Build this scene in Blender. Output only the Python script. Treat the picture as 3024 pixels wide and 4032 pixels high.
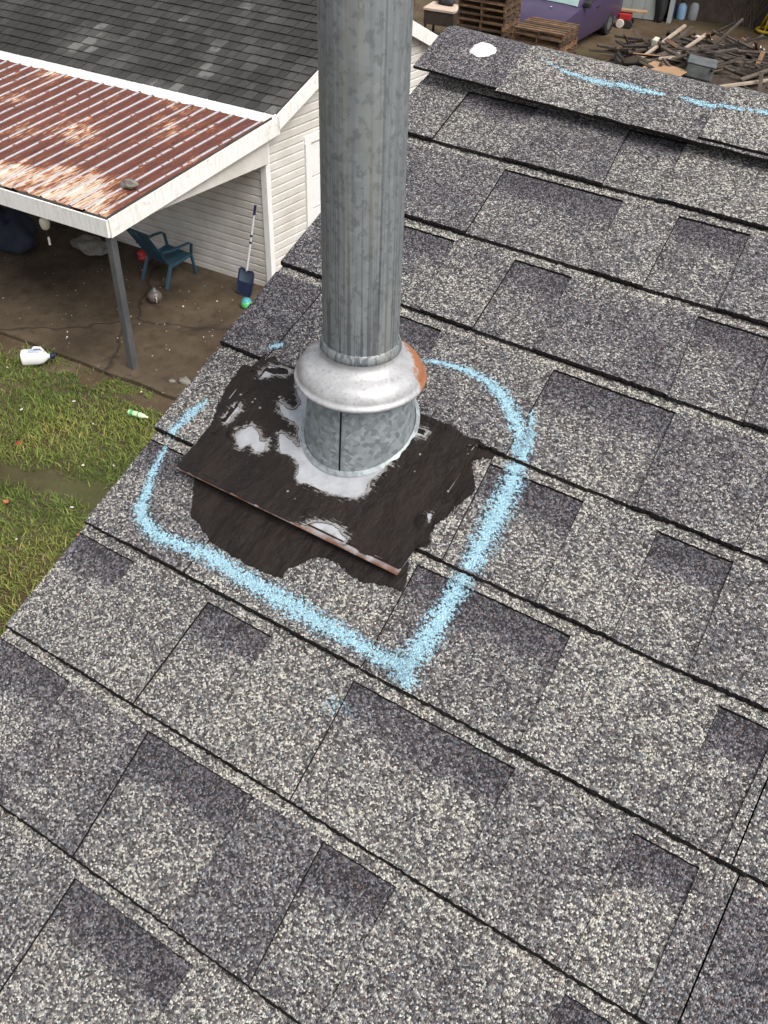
import bpy, bmesh, math, random
import numpy as np
from mathutils import Vector, Matrix, noise as mnoise
for o in list(bpy.data.objects): bpy.data.objects.remove(o)
SC = bpy.context.scene
COL = SC.collection
R = math.radians
random.seed(7)

# ------------------------------------------------------------------ camera
CAM_H = 7.2
cd = bpy.data.cameras.new('camera'); cam = bpy.data.objects.new('camera', cd); COL.objects.link(cam)
pitch, roll, yaw = R(41.757), R(2.1145), R(-31.4504)
fw = Vector((math.sin(yaw)*math.cos(pitch), math.cos(yaw)*math.cos(pitch), -math.sin(pitch)))
rt = Vector((math.cos(yaw), -math.sin(yaw), 0)); up = rt.cross(fw)
r2 = math.cos(roll)*rt + math.sin(roll)*up; u2 = -math.sin(roll)*rt + math.cos(roll)*up
M = Matrix((r2, u2, -fw)).transposed().to_4x4(); M.translation = Vector((0, 0, CAM_H))
cam.matrix_world = M
cd.sensor_fit = 'VERTICAL'; cd.sensor_height = 36; cd.sensor_width = 27
cd.lens = 36*3733.8/4032; cd.clip_start = .05; cd.clip_end = 500
SC.camera = cam

# ------------------------------------------------------------------ light
SUN_EL, SUN_AZ = 56, 106          # soft bright overcast; azimuth clockwise from +Y
w = bpy.data.worlds.new('World'); SC.world = w; w.use_nodes = True
nt = w.node_tree; nt.nodes.clear()
wo = nt.nodes.new('ShaderNodeOutputWorld'); bg = nt.nodes.new('ShaderNodeBackground'); sky = nt.nodes.new('ShaderNodeTexSky')
sky.sky_type = 'NISHITA'; sky.sun_disc = False; sky.sun_elevation = R(SUN_EL); sky.sun_rotation = R(SUN_AZ)
sky.air_density = 1.0; sky.dust_density = 4.0; sky.ozone_density = 1.0
hs = nt.nodes.new('ShaderNodeHueSaturation'); hs.inputs['Saturation'].default_value = .3
nt.links.new(sky.outputs[0], hs.inputs['Color']); nt.links.new(hs.outputs[0], bg.inputs[0]); nt.links.new(bg.outputs[0], wo.inputs[0])
bg.inputs[1].default_value = .13
sd = bpy.data.lights.new('sun', 'SUN'); sun = bpy.data.objects.new('sun', sd); COL.objects.link(sun)
sd.energy = 1.35; sd.angle = R(40); sd.color = (1, .96, .9)
sun.location = (0, -5, 20)
az = R(SUN_AZ); tosun = Vector((math.sin(az)*math.cos(R(SUN_EL)), math.cos(az)*math.cos(R(SUN_EL)), math.sin(R(SUN_EL))))
sun.rotation_euler = tosun.to_track_quat('Z', 'Y').to_euler()
vs = SC.view_settings; vs.view_transform = 'Standard'; vs.look = 'None'; vs.exposure = 0.75; vs.gamma = 1; vs.use_curve_mapping = False
SC.render.engine = 'CYCLES'

# ------------------------------------------------------------------ helpers
def tag(o, label=None, cat=None, group=None, kind=None):
    if label: o['label'] = label
    if cat: o['category'] = cat
    if group: o['group'] = group
    if kind: o['kind'] = kind
    return o

def empty(name, loc=(0, 0, 0), rot=(0, 0, 0), parent=None):
    o = bpy.data.objects.new(name, None); COL.objects.link(o); o.location = loc; o.rotation_euler = rot; o.empty_display_size = .1
    if parent: o.parent = parent
    return o

class Acc:
    """collects polygons of ONE part"""
    def __init__(s): s.v = []; s.f = []; s.m = []; s.uv = []; s.tone = []
    def add(s, vs, fs, m=0, uv=None, tone=None):
        b = len(s.v); s.v += [tuple(x) for x in vs]
        s.uv += list(uv) if uv else [(x[0], x[1]) for x in vs]
        s.tone += list(tone) if tone else [.5]*len(vs)
        for f in fs: s.f.append(tuple(b+i for i in f)); s.m.append(m)
        return s
    def box(s, a, b, m=0, M=None):
        x0, y0, z0 = a; x1, y1, z1 = b
        vs = [Vector(q) for q in ((x0,y0,z0),(x1,y0,z0),(x1,y1,z0),(x0,y1,z0),(x0,y0,z1),(x1,y0,z1),(x1,y1,z1),(x0,y1,z1))]
        if M: vs = [M @ q for q in vs]
        return s.add(vs, [(3,2,1,0),(4,5,6,7),(0,1,5,4),(1,2,6,5),(2,3,7,6),(3,0,4,7)], m)
    def bar(s, p, q, w, h, m=0, up=(0, 0, 1)):
        p, q = Vector(p), Vector(q); d = (q-p); L = d.length; d.normalize(); upv = Vector(up)
        if abs(d.dot(upv)) > .95: upv = Vector((0, 1, 0))
        sd_ = d.cross(upv).normalized(); u_ = sd_.cross(d)
        MM = Matrix((sd_, d, u_)).transposed().to_4x4(); MM.translation = p
        return s.box((-w/2, 0, -h/2), (w/2, L, h/2), m, MM)
    def tube(s, path, r, n=8, m=0, cap=True):
        path = [Vector(q) for q in path]; rr = r if isinstance(r, (list, tuple)) else [r]*len(path)
        vs = []; k = len(path)
        for i, q in enumerate(path):
            d = (path[min(i+1, k-1)]-path[max(i-1, 0)]).normalized()
            a = d.cross(Vector((0, 0, 1))) if abs(d.z) < .9 else d.cross(Vector((1, 0, 0)))
            a.normalize(); b = d.cross(a)
            vs += [q+(a*math.cos(t)+b*math.sin(t))*rr[i] for t in [2*math.pi*j/n for j in range(n)]]
        fs = [(i*n+j, i*n+(j+1) % n, (i+1)*n+(j+1) % n, (i+1)*n+j) for i in range(k-1) for j in range(n)]
        if cap: fs += [tuple(range(n))[::-1], tuple((k-1)*n+j for j in range(n))]
        return s.add(vs, fs, m)
    def lathe(s, prof, n=32, m=0, M=None, cap=False):
        vs = []
        for r, z in prof: vs += [Vector((r*math.cos(2*math.pi*j/n), r*math.sin(2*math.pi*j/n), z)) for j in range(n)]
        if M: vs = [M @ q for q in vs]
        k = len(prof)
        fs = [(i*n+j, i*n+(j+1) % n, (i+1)*n+(j+1) % n, (i+1)*n+j) for i in range(k-1) for j in range(n)]
        if cap: fs += [tuple(range(n))[::-1], tuple((k-1)*n+j for j in range(n))]
        uv = [(2*math.pi*j/n, prof[i][1]) for i in range(k) for j in range(n)]
        return s.add(vs, fs, m, uv)
    def mesh(s, name, mats):
        me = bpy.data.meshes.new(name); me.from_pydata(s.v, [], s.f)
        for mt in (mats if isinstance(mats, (list, tuple)) else [mats]): me.materials.append(mt)
        me.polygons.foreach_set('material_index', s.m)
        ul = me.uv_layers.new(name='UVMap'); li = np.zeros(len(me.loops), dtype=np.int32); me.loops.foreach_get('vertex_index', li)
        ul.data.foreach_set('uv', np.array(s.uv, dtype=np.float32)[li].ravel())
        at = me.attributes.new('tone', 'FLOAT', 'POINT'); at.data.foreach_set('value', np.array(s.tone, dtype=np.float32))
        me.update(); return me
    def build(s, name, mats, parent=None, smooth=False, bevel=0):
        o = bpy.data.objects.new(name, s.mesh(name, mats)); COL.objects.link(o)
        if parent: o.parent = parent
        if smooth:
            o.data.polygons.foreach_set('use_smooth', [True]*len(o.data.polygons))
            if smooth != 'all': o.data.set_sharp_from_angle(angle=R(35))
        if bevel:
            b = o.modifiers.new('bevel', 'BEVEL'); b.width = bevel; b.segments = 2; b.limit_method = 'ANGLE'
        return o

def inst(me, name, parent=None, M=None):
    o = bpy.data.objects.new(name, me); COL.objects.link(o)
    if parent: o.parent = parent
    if M is not None: o.matrix_local = M
    return o

# ---- node helpers
class N:
    def __init__(s, name):
        s.mat = bpy.data.materials.new(name); s.mat.use_nodes = True; s.t = s.mat.node_tree
        s.p = s.t.nodes['Principled BSDF']; s.out = s.t.nodes['Material Output']
    def n(s, typ, **kw):
        q = s.t.nodes.new('ShaderNode'+typ)
        for k, v in kw.items():
            if k in q.inputs: q.inputs[k].default_value = v
            else: setattr(q, k, v)
        return q
    def l(s, a, b): s.t.links.new(a, b)
    def coord(s, kind='Object', scale=None, rot=None):
        c = s.n('TexCoord').outputs[kind] if kind != 'World' else s.n('NewGeometry').outputs['Position']
        if scale or rot:
            mp = s.n('Mapping'); s.l(c, mp.inputs[0])
            if scale: mp.inputs['Scale'].default_value = scale
            if rot: mp.inputs['Rotation'].default_value = rot
            c = mp.outputs[0]
        return c
    def noise(s, c, scale, detail=3, rough=.6, out='Fac'):
        q = s.n('TexNoise'); q.inputs['Scale'].default_value = scale; q.inputs['Detail'].default_value = detail; q.inputs['Roughness'].default_value = rough
        s.l(c, q.inputs['Vector']); return q.outputs[out]
    def vor(s, c, scale, feature='F1'):
        q = s.n('TexVoronoi'); q.feature = feature; q.inputs['Scale'].default_value = scale; s.l(c, q.inputs['Vector']); return q
    def ramp(s, f, stops, interp='LINEAR'):
        q = s.n('ValToRGB'); q.color_ramp.interpolation = interp; e = q.color_ramp.elements
        while len(e) > 1: e.remove(e[-1])
        for i, (p_, c_) in enumerate(stops):
            el = e[0] if i == 0 else e.new(p_)
            el.position = p_; el.color = (*c_, 1) if not isinstance(c_, (int, float)) else (c_, c_, c_, 1)
        s.l(f, q.inputs[0]); return q.outputs[0]
    def math(s, op, a, b=None, clamp=False):
        q = s.n('Math', operation=op); q.use_clamp = clamp
        for i, x in enumerate((a, b)):
            if x is None: continue
            if isinstance(x, (int, float)): q.inputs[i].default_value = x
            else: s.l(x, q.inputs[i])
        return q.outputs[0]
    def mix(s, f, a, b, blend='MIX'):
        q = s.n('Mix', data_type='RGBA', blend_type=blend)
        for i, x in ((0, f), (6, a), (7, b)):
            if isinstance(x, (int, float)): q.inputs[i].default_value = x
            elif isinstance(x, tuple): q.inputs[i].default_value = (*x, 1)
            else: s.l(x, q.inputs[i])
        return q.outputs[2]
    def bump(s, h, strength=.5, dist=.002):
        q = s.n('Bump'); q.inputs['Strength'].default_value = strength; q.inputs['Distance'].default_value = dist
        s.l(h, q.inputs['Height']); s.l(q.outputs[0], s.p.inputs['Normal'])
    def fin(s, col=None, rough=.7, metal=0, spec=None):
        if col is not None:
            if isinstance(col, tuple): s.p.inputs['Base Color'].default_value = (*col, 1)
            else: s.l(col, s.p.inputs['Base Color'])
        if isinstance(rough, (int, float)): s.p.inputs['Roughness'].default_value = rough
        else: s.l(rough, s.p.inputs['Roughness'])
        if isinstance(metal, (int, float)): s.p.inputs['Metallic'].default_value = metal
        else: s.l(metal, s.p.inputs['Metallic'])
        if spec is not None: s.p.inputs['Specular IOR Level'].default_value = spec
        return s.mat

def basic(name, c1, c2=None, scale=20, rough=.7, metal=0, bump=0, bdist=.002, kind='Object', stretch=None, objrand=0, spec=None, detail=4):
    q = N(name); c = q.coord(kind, stretch); f = q.noise(c, scale, detail)
    c2 = c2 or tuple(x*.8 for x in c1)
    col = q.mix(q.ramp(f, [(.3, 0.), (.7, 1.)]), c1, c2)
    if objrand:
        oi = q.n('ObjectInfo').outputs['Random']
        col = q.mix(1., col, q.ramp(oi, [(0, 1-objrand), (1, 1+objrand)]) if objrand <= .0 else q.ramp(oi, [(0, 1-objrand), (1, 1.)]), 'MULTIPLY')
    if bump: q.bump(f, bump, bdist)
    return q.fin(col, rough, metal, spec)

# ------------------------------------------------------------------ materials
def shingle_mat():
    q = N('shingle_granules'); c = q.coord('Object')
    v = q.vor(c, 540); sep = q.n('SeparateColor'); q.l(v.outputs['Color'], sep.inputs[0])
    tone = q.n('Attribute', attribute_name='tone').outputs['Fac']
    b1 = q.noise(c, 16, 3); b2 = q.noise(c, 70, 2); fine = q.noise(c, 900, 1)
    t = q.math('ADD', tone, q.math('MULTIPLY', q.math('SUBTRACT', b1, .5), .75))
    t = q.math('ADD', t, q.math('MULTIPLY', q.math('SUBTRACT', b2, .5), .3))
    x = q.math('ADD', sep.outputs[0], q.math('MULTIPLY', q.math('SUBTRACT', t, .5), .50))
    col = q.ramp(x, [(0, (.030, .0285, .030)), (.30, (.070, .067, .071)), (.55, (.135, .130, .135)), (.72, (.215, .209, .209)), (.86, (.38, .372, .345)), (.99, (.60, .59, .535))])
    tint = q.ramp(t, [(.25, (.97, .94, 1.0)), (.55, (1., .98, .965)), (.85, (1., .975, .915))])
    col = q.mix(1., col, tint, 'MULTIPLY')
    col = q.mix(q.math('MULTIPLY', q.math('GREATER_THAN', sep.outputs[2], .93), .4), col, (.27, .19, .15))
    col = q.mix(q.math('MULTIPLY', q.math('LESS_THAN', sep.outputs[1], .06), .35), col, (.28, .34, .38))
    h = q.math('ADD', q.math('MULTIPLY', v.outputs['Distance'], -1.4), q.math('MULTIPLY', fine, .4))
    q.bump(h, .85, .0022)
    return q.fin(col, .88, 0, .25)
M_SH = shingle_mat()
M_EDGE = basic('asphalt_edge', (.003, .0028, .0026), (.022, .020, .019), 420, .95, bump=.6, spec=.1, detail=2)

def galv(name, base, spangle, streak, metal=.55, rough=.5, cells=90, dirt=(.16, .15, .12)):
    q = N(name); c = q.coord('Object'); v = q.vor(c, cells); sep = q.n('SeparateColor'); q.l(v.outputs['Color'], sep.inputs[0])
    sp = q.math('MULTIPLY', q.math('SUBTRACT', sep.outputs[0], .5), spangle)
    n1 = q.noise(c, 60, 4); spots = q.ramp(q.noise(q.coord('Object', (1, 1, .75)), 150, 2), [(.55, 0.), (.60, 1.)])
    st = q.noise(q.coord('Object', (330, 330, 4)), 1, 2)
    col = q.mix(1., base, q.ramp(q.math('ADD', .5, sp), [(0, .55), (1, 1.35 if spangle > .5 else 1.)]), 'MULTIPLY')
    col = q.mix(q.math('MULTIPLY', spots, .62*streak), col, (base[0]*.45, base[1]*.47, base[2]*.47))
    sz = q.n('SeparateXYZ'); q.l(q.coord('Object'), sz.inputs[0])
    low = q.ramp(q.math('ADD', sz.outputs[2], .1), [(.16, 1.), (.45, .25)])
    col = q.mix(q.math('MULTIPLY', q.math('MULTIPLY', q.ramp(st, [(.50, 0.), (.58, 1.)]), low), .85*streak), col, (.07, .075, .09))
    col = q.mix(q.math('MULTIPLY', q.ramp(q.noise(q.coord('Object', (30, 30, 2.)), 1, 3), [(.56, 0.), (.72, 1.)]), .3*streak), col, (.33, .31, .22))
    q.bump(n1, .12, .001)
    return q.fin(col, q.ramp(sep.outputs[1], [(0, rough-.08), (1, rough+.12)]), metal)
M_PIPE = galv('galvanised_pipe', (.31, .335, .345), .3, 1., .35, .50, 120)
M_CONE = galv('galvanised_cone', (.29, .325, .335), .75, 0., .35, .46, 190)

def collar_mat():
    q = N('weathered_collar'); c = q.coord('Object'); n1 = q.noise(c, 55, 5, .65); n2 = q.noise(c, 22, 3); n3 = q.noise(c, 260, 3)
    col = q.mix(q.ramp(n1, [(.35, 0.), (.75, 1.)]), (.47, .47, .47), (.33, .33, .335))
    col = q.mix(q.math('MULTIPLY', q.ramp(n3, [(.55, 0.), (.64, 1.)]), .55), col, (.24, .235, .25))
    sx = q.n('SeparateXYZ'); q.l(c, sx.inputs[0])
    # rust eaten into one side of the rim; grime on the opposite side
    rx = q.math('ADD', q.math('MULTIPLY', sx.outputs[0], 8.5), q.math('MULTIPLY', sx.outputs[1], 9.5))
    rmask = q.ramp(q.math('ADD', rx, q.math('MULTIPLY', n1, .55)), [(.93, 0.), (1.02, 1.)])
    col = q.mix(q.math('MULTIPLY', rmask, 1.), col, q.mix(n2, (.22, .075, .028), (.36, .155, .07)))
    gmask = q.ramp(q.math('ADD', q.math('MULTIPLY', sx.outputs[0], -9.), q.math('MULTIPLY', n1, .7)), [(.66, 0.), (.95, 1.)])
    col = q.mix(q.math('MULTIPLY', gmask, .6), col, (.22, .19, .18))
    q.bump(n3, .15, .0008)
    return q.fin(col, q.ramp(rmask, [(0, .42), (1, .9)]), q.ramp(rmask, [(0, .3), (1, 0.)]))
M_COLLAR = collar_mat()

def plate_mat():
    q = N('chalky_galvanised_plate'); c = q.coord('Object'); n1 = q.noise(c, 60, 5, .65); n2 = q.noise(c, 24, 3)
    col = q.mix(q.ramp(n1, [(.35, 0.), (.7, 1.)]), (.44, .45, .47), (.31, .32, .34))
    sx = q.n('SeparateXYZ'); q.l(c, sx.inputs[0])
    e = q.math('ADD', q.math('MULTIPLY', sx.outputs[1], -16.), q.math('MULTIPLY', n1, .45))
    col = q.mix(q.ramp(e, [(-10.12, 0.), (-9.98, 1.)]) if False else q.ramp(q.math('ADD', e, 10.52), [(.40, 0.), (.62, 1.)]), col, q.mix(n2, (.085, .038, .022), (.19, .085, .045)))
    rs = q.ramp(n2, [(.63, 0.), (.69, .8)]); col = q.mix(rs, col, (.33, .16, .08))
    q.bump(n1, .2, .001)
    return q.fin(col, .6, .15)
M_PLATE = plate_mat()

def mastic_mat():
    q = N('roof_cement'); c = q.coord('Object'); n1 = q.noise(c, 45, 5, .6); n2 = q.noise(c, 260, 3); n3 = q.noise(c, 14, 3)
    col = q.mix(q.ramp(n3, [(.35, 0.), (.7, 1.)]), (.0080, .0055, .0045), (.0170, .0122, .0100))
    col = q.mix(q.math('MULTIPLY', q.ramp(n1, [(.58, 0.), (.74, 1.)]), .5), col, (.026, .017, .013))
    v = q.vor(c, 150); sep = q.n('SeparateColor'); q.l(v.outputs['Color'], sep.inputs[0])
    speck = q.math('MULTIPLY', q.math('GREATER_THAN', sep.outputs[0], .965), q.math('LESS_THAN', v.outputs['Distance'], .22))
    col = q.mix(q.math('MULTIPLY', speck, .7), col, (.35, .31, .28))
    thin = q.n('Attribute', attribute_name='tone').outputs['Fac']
    scr = q.noise(q.coord('Object', (110, 520, 110), (0, 0, .6)), 1, 4, .75)
    tm = q.ramp(q.math('ADD', q.math('MULTIPLY', thin, .55), q.math('SUBTRACT', scr, .5)), [(.22, 0.), (.36, 1.)])
    col = q.mix(q.math('MULTIPLY', tm, .8), col, (.30, .29, .285))
    stroke = q.noise(q.coord('Object', (60, 14, 60), (0, 0, -.5)), 1, 4, .6)
    col = q.mix(q.math('MULTIPLY', q.ramp(stroke, [(.5, 0.), (.68, 1.)]), .4), col, (.034, .024, .019))
    q.bump(q.math('ADD', q.math('ADD', q.math('MULTIPLY', n1, 1.), q.math('MULTIPLY', n2, .45)), q.math('MULTIPLY', stroke, 1.3)), .8, .004)
    return q.fin(col, q.ramp(stroke, [(.3, .55), (.7, .9)]), 0, .25)
M_MASTIC = mastic_mat()

def paint_mat():
    q = N('blue_spray_paint'); c = q.coord('Object'); v = q.vor(c, 540); sep = q.n('SeparateColor'); q.l(v.outputs['Color'], sep.inputs[0])
    cov = q.n('Attribute', attribute_name='tone').outputs['Fac']
    n1 = q.noise(c, 60, 3); n2 = q.noise(c, 260, 2)
    k = q.math('ADD', cov, q.math('MULTIPLY', q.math('SUBTRACT', n1, .5), .5))
    hit = q.math('ADD', k, q.math('MULTIPLY', q.math('SUBTRACT', .55, sep.outputs[0]), -.75))
    a = q.ramp(q.math('ADD', hit, q.math('MULTIPLY', q.math('SUBTRACT', n2, .5), .5)), [(.44, 0.), (.78, .92)])
    col = q.mix(sep.outputs[1], (.30, .53, .66), (.47, .70, .80))
    h = q.math('MULTIPLY', v.outputs['Distance'], -1.4); q.bump(h, .8, .002)
    q.l(a, q.p.inputs['Alpha'])
    return q.fin(col, .8, 0, .2)
M_PAINT = paint_mat()

M_WHITE = basic('white_paint', (.80, .79, .77), (.72, .71, .68), 6, .5, kind='World')
def fascia_mat():
    q = N('weathered_white_fascia'); c = q.coord('World'); n1 = q.noise(c, 7, 5, .65); n2 = q.noise(q.coord('World', (3, 3, .5)), 9, 3); n3 = q.noise(c, 30, 3)
    col = q.mix(q.ramp(n2, [(.45, 0.), (.8, 1.)]), (.82, .81, .79), (.66, .62, .54))
    col = q.mix(q.math('MULTIPLY', q.math('MULTIPLY', q.ramp(n1, [(.56, 0.), (.66, 1.)]), q.ramp(n3, [(.45, 0.), (.6, 1.)])), .5), col, (.38, .36, .26))
    return q.fin(col, .5)
M_FASCIA = fascia_mat()
def siding_mat():
    q = N('vinyl_siding'); c = q.coord('World'); n1 = q.noise(c, 2.5, 5, .6); n2 = q.noise(q.coord('World', (1, 1, 6)), 14, 3)
    col = q.mix(q.ramp(n1, [(.4, 0.), (.75, 1.)]), (.64, .615, .575), (.50, .465, .41))
    col = q.mix(q.math('MULTIPLY', q.ramp(n2, [(.55, 0.), (.75, 1.)]), .25), col, (.45, .42, .36))
    return q.fin(col, .45)
M_SIDING = siding_mat()

def rust_mat():
    q = N('rusted_corrugated_sheet')
    c = q.coord('UV', (1, 1, 1)); cs = q.coord('UV', (7., 1.3, 1)); cf = q.coord('UV', (34, 3.2, 1))
    big = q.noise(c, 1.15, 3, .55); st = q.noise(cs, 1.6, 5, .7); fine = q.noise(cf, 1.6, 4, .7); dk = q.noise(q.coord('UV', (16, 3, 1)), 1.7, 4, .7)
    rust = q.mix(q.ramp(st, [(.3, 0.), (.7, 1.)]), (.082, .024, .015), (.175, .052, .028))
    rust = q.mix(q.ramp(dk, [(.52, 0.), (.66, .9)]), rust, (.048, .022, .018))
    su = q.n('SeparateXYZ'); q.l(q.coord('UV'), su.inputs[0])
    # bare patches sit mostly low on the sheets
    lowm = q.ramp(su.outputs[1], [(0, .13), (.55, .075), (.9, -.02)])
    m = q.math('ADD', q.math('ADD', q.math('MULTIPLY', big, .62), q.math('MULTIPLY', fine, .68)), lowm)
    rust = q.mix(q.ramp(m, [(.715, 0.), (.765, 1.)]), rust, (.40, .16, .06))
    col = q.mix(q.ramp(m, [(.77, 0.), (.81, 1.)]), rust, (.58, .50, .40))
    # ribs keep their zinc: 'tone' is 1 on a rib, worn through here and there
    tone = q.n('Attribute', attribute_name='tone').outputs['Fac']
    brk = q.ramp(q.noise(q.coord('UV', (5, 5, 1)), 1.8, 4, .7), [(.555, 1.), (.60, 0.)])
    col = q.mix(q.math('MULTIPLY', q.ramp(tone, [(.55, 0.), (.8, 1.)]), brk), col, q.mix(st, (.34, .37, .41), (.46, .475, .50)))
    q.bump(fine, .25, .003)
    return q.fin(col, .62, .05)
M_RUST = rust_mat()

def dark_roof_mat():
    q = N('dark_shingle'); c = q.coord('World'); n1 = q.noise(c, .85, 4, .6); n2 = q.noise(c, 7, 4, .65); n3 = q.noise(c, 120, 3)
    oi = q.n('ObjectInfo').outputs['Random']
    k = q.math('ADD', q.math('ADD', q.math('MULTIPLY', n1, 1.0), q.math('MULTIPLY', n2, .12)), q.math('MULTIPLY', oi, .26))
    k = q.math('ADD', k, q.math('MULTIPLY', q.n('Attribute', attribute_name='tone').outputs['Fac'], .12))
    col = q.ramp(k, [(.62, (.021, .0195, .018)), (.82, (.036, .034, .031)), (.97, (.066, .064, .060)), (1.12, (.125, .122, .116))])
    q.bump(n3, .5, .004)
    return q.fin(col, .85)
M_DROOF = dark_roof_mat()

def soil_mat():
    q = N('muddy_soil'); c = q.coord('World'); n1 = q.noise(c, .9, 5, .6); n2 = q.noise(c, 9, 5, .7); n3 = q.noise(c, 60, 3)
    col = q.mix(q.ramp(n1, [(.35, 0.), (.65, 1.)]), (.055, .037, .022), (.115, .085, .055))
    col = q.mix(q.ramp(n2, [(.55, 0.), (.75, .6)]), col, (.17, .13, .09))
    col = q.mix(q.math('MULTIPLY', q.ramp(q.noise(c, .35, 4, .6), [(.52, 0.), (.62, 1.)]), .55), col, (.055, .075, .022))
    q.bump(q.math('ADD', n2, q.math('MULTIPLY', n3, .3)), .7, .03)
    return q.fin(col, .95, 0, .1)
M_SOIL = soil_mat()
def slab_mat():
    q = N('stained_concrete'); c = q.coord('World'); n1 = q.noise(c, 1.1, 5, .65); n2 = q.noise(c, 6, 5, .7); n3 = q.noise(c, 55, 4)
    col = q.mix(q.ramp(n1, [(.35, 0.), (.65, 1.)]), (.045, .031, .019), (.105, .078, .050))
    col = q.mix(q.ramp(n2, [(.5, 0.), (.72, .8)]), col, (.034, .024, .015))
    dn = q.n('TexNoise', Scale=2.2); q.l(c, dn.inputs['Vector'])
    vm = q.n('Mix', data_type='RGBA'); vm.inputs[0].default_value = .35; q.l(c, vm.inputs[6]); q.l(dn.outputs['Color'], vm.inputs[7])
    vr = q.vor(vm.outputs[2], .42, 'DISTANCE_TO_EDGE'); ck = q.ramp(vr.outputs['Distance'], [(.0, 1.), (.012, 0.)])
    col = q.mix(q.math('MULTIPLY', ck, .75), col, (.02, .014, .01))
    v = q.vor(c, 16); sp = q.n('SeparateColor'); q.l(v.outputs['Color'], sp.inputs[0])
    fl = q.math('MULTIPLY', q.math('GREATER_THAN', sp.outputs[0], .93), q.math('LESS_THAN', v.outputs['Distance'], .17))
    col = q.mix(q.math('MULTIPLY', fl, .7), col, (.42, .38, .32))
    q.bump(q.math('SUBTRACT', q.math('ADD', n2, q.math('MULTIPLY', n3, .3)), ck), .5, .02)
    return q.fin(col, .8, 0, .3)
M_SLAB = slab_mat()
def grass_mat():
    q = N('grass_blade'); t = q.n('Attribute', attribute_name='tone').outputs['Fac']
    col = q.ramp(t, [(0, (.060, .098, .022)), (.4, (.14, .19, .040)), (.65, (.23, .26, .062)), (.85, (.36, .30, .10)), (1, (.40, .31, .15))])
    return q.fin(col, .6, 0, .25)
M_GRASS = grass_mat()
M_PWOOD = basic('pallet_wood', (.25, .14, .065), (.085, .046, .026), 5, .85, kind='World', objrand=.75, bump=.3)
M_OWOOD = basic('grey_board', (.15, .115, .088), (.045, .033, .025), 4, .9, kind='World', objrand=.8, bump=.3)
M_PLY = basic('plywood', (.40, .25, .14), (.27, .16, .085), 3, .8, kind='World', stretch=(1, 6, 1))
M_DARKWOOD = basic('dark_wet_wood', (.035, .026, .02), (.075, .055, .04), 5, .8, kind='World')
M_POST = basic('charcoal_post_paint', (.045, .05, .057), (.09, .09, .088), 9, .6, kind='World', stretch=(1, 1, .4))
M_BLUE = basic('blue_plastic', (.020, .058, .092), (.028, .075, .11), 6, .45)
M_NAVY = basic('navy_plastic', (.008, .014, .042), (.012, .022, .06), 10, .4)
M_NET = basic('blue_mesh_net', (.07, .10, .145), (.05, .075, .11), 200, .8)
M_SILVER = basic('white_aluminium', (.72, .72, .72), (.6, .6, .6), 20, .35, .3)
M_JUG = basic('white_plastic', (.82, .82, .80), (.74, .74, .72), 8, .4)
M_GREEN = basic('green_plastic', (.05, .36, .10), (.08, .45, .14), 8, .35)
M_LGREEN = basic('pale_green_plastic', (.55, .72, .38), (.62, .75, .48), 8, .3)
M_TEAL = basic('teal_plastic', (.05, .30, .33), (.04, .24, .3), 8, .4)
M_RED = basic('red_plastic', (.42, .02, .02), (.33, .015, .02), 8, .45)
M_ORANGE = basic('orange_scrap', (.62, .16, .09), (.5, .12, .07), 8, .6)
M_PAPER = basic('pale_scrap', (.62, .58, .52), (.5, .45, .4), 8, .8)
M_STONE = basic('grey_stone', (.22, .20, .17), (.13, .12, .10), 18, .9, bump=.6, bdist=.01)
M_PSTONE = basic('pale_pink_stone', (.52, .40, .33), (.66, .58, .48), 8, .8, bump=.4, bdist=.01)
M_GREYBOX = basic('grey_metal_box', (.16, .175, .17), (.08, .085, .082), 5, .5, .3)
M_PURPLE = basic('purple_car_paint', (.060, .042, .092), (.072, .052, .105), 3, .35, .2)
M_GLASS = basic('car_glass', (.20, .30, .28), (.28, .38, .35), 2, .12, 0, spec=.8)
M_BLACK = basic('black_rubber', (.012, .012, .013), (.02, .02, .02), 30, .7)
M_CREAM = basic('cream_plastic', (.58, .55, .44), (.5, .47, .37), 10, .5)
M_BROWNPOT = basic('brown_glaze', (.10, .075, .07), (.17, .13, .12), 8, .35)
M_YELLOW = basic('yellow_plastic', (.55, .37, .02), (.45, .3, .02), 8, .45)
M_TARP = basic('blue_tarp', (.02, .14, .32), (.015, .10, .22), 6, .5)
M_CAULK = basic('white_caulk', (.86, .80, .80), (.76, .70, .71), 120, .6, bump=.5)
M_TWIG = basic('bare_twig', (.16, .12, .085), (.09, .065, .05), 20, .9)

# ------------------------------------------------------------------ ground
TH = R(20.2156); OFF = CAM_H-0.92348
def fbm(x, y, s=1., o=3):
    v = 0; a = 1; t = 0
    for i in range(o): v += a*mnoise.noise(Vector((x*s+13.1*i, y*s-7.7*i, .3*i))); t += a; a *= .5; s *= 2
    return v/t
def make_ground():
    xs = sorted(set([-300, -120, -60] + [round(-20+i*.4, 2) for i in range(76)] + [25, 60, 150, 300])); ys = sorted(set([-300, -100, -30] + [round(-6+i*.4, 2) for i in range(110)] + [50, 90, 180, 400]))
    V = []
    for y in ys:
        for x in xs:
            near = -20 <= x <= 12 and -6 <= y <= 40
            V.append((x, y, (.035*fbm(x, y, .5) if near else 0)))
    n = len(xs); F = [(j*n+i, j*n+i+1, (j+1)*n+i+1, (j+1)*n+i) for j in range(len(ys)-1) for i in range(n-1)]
    a = Acc(); a.add(V, F); o = a.build('ground', M_SOIL, smooth='all'); tag(o, kind='structure')
make_ground()

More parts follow.
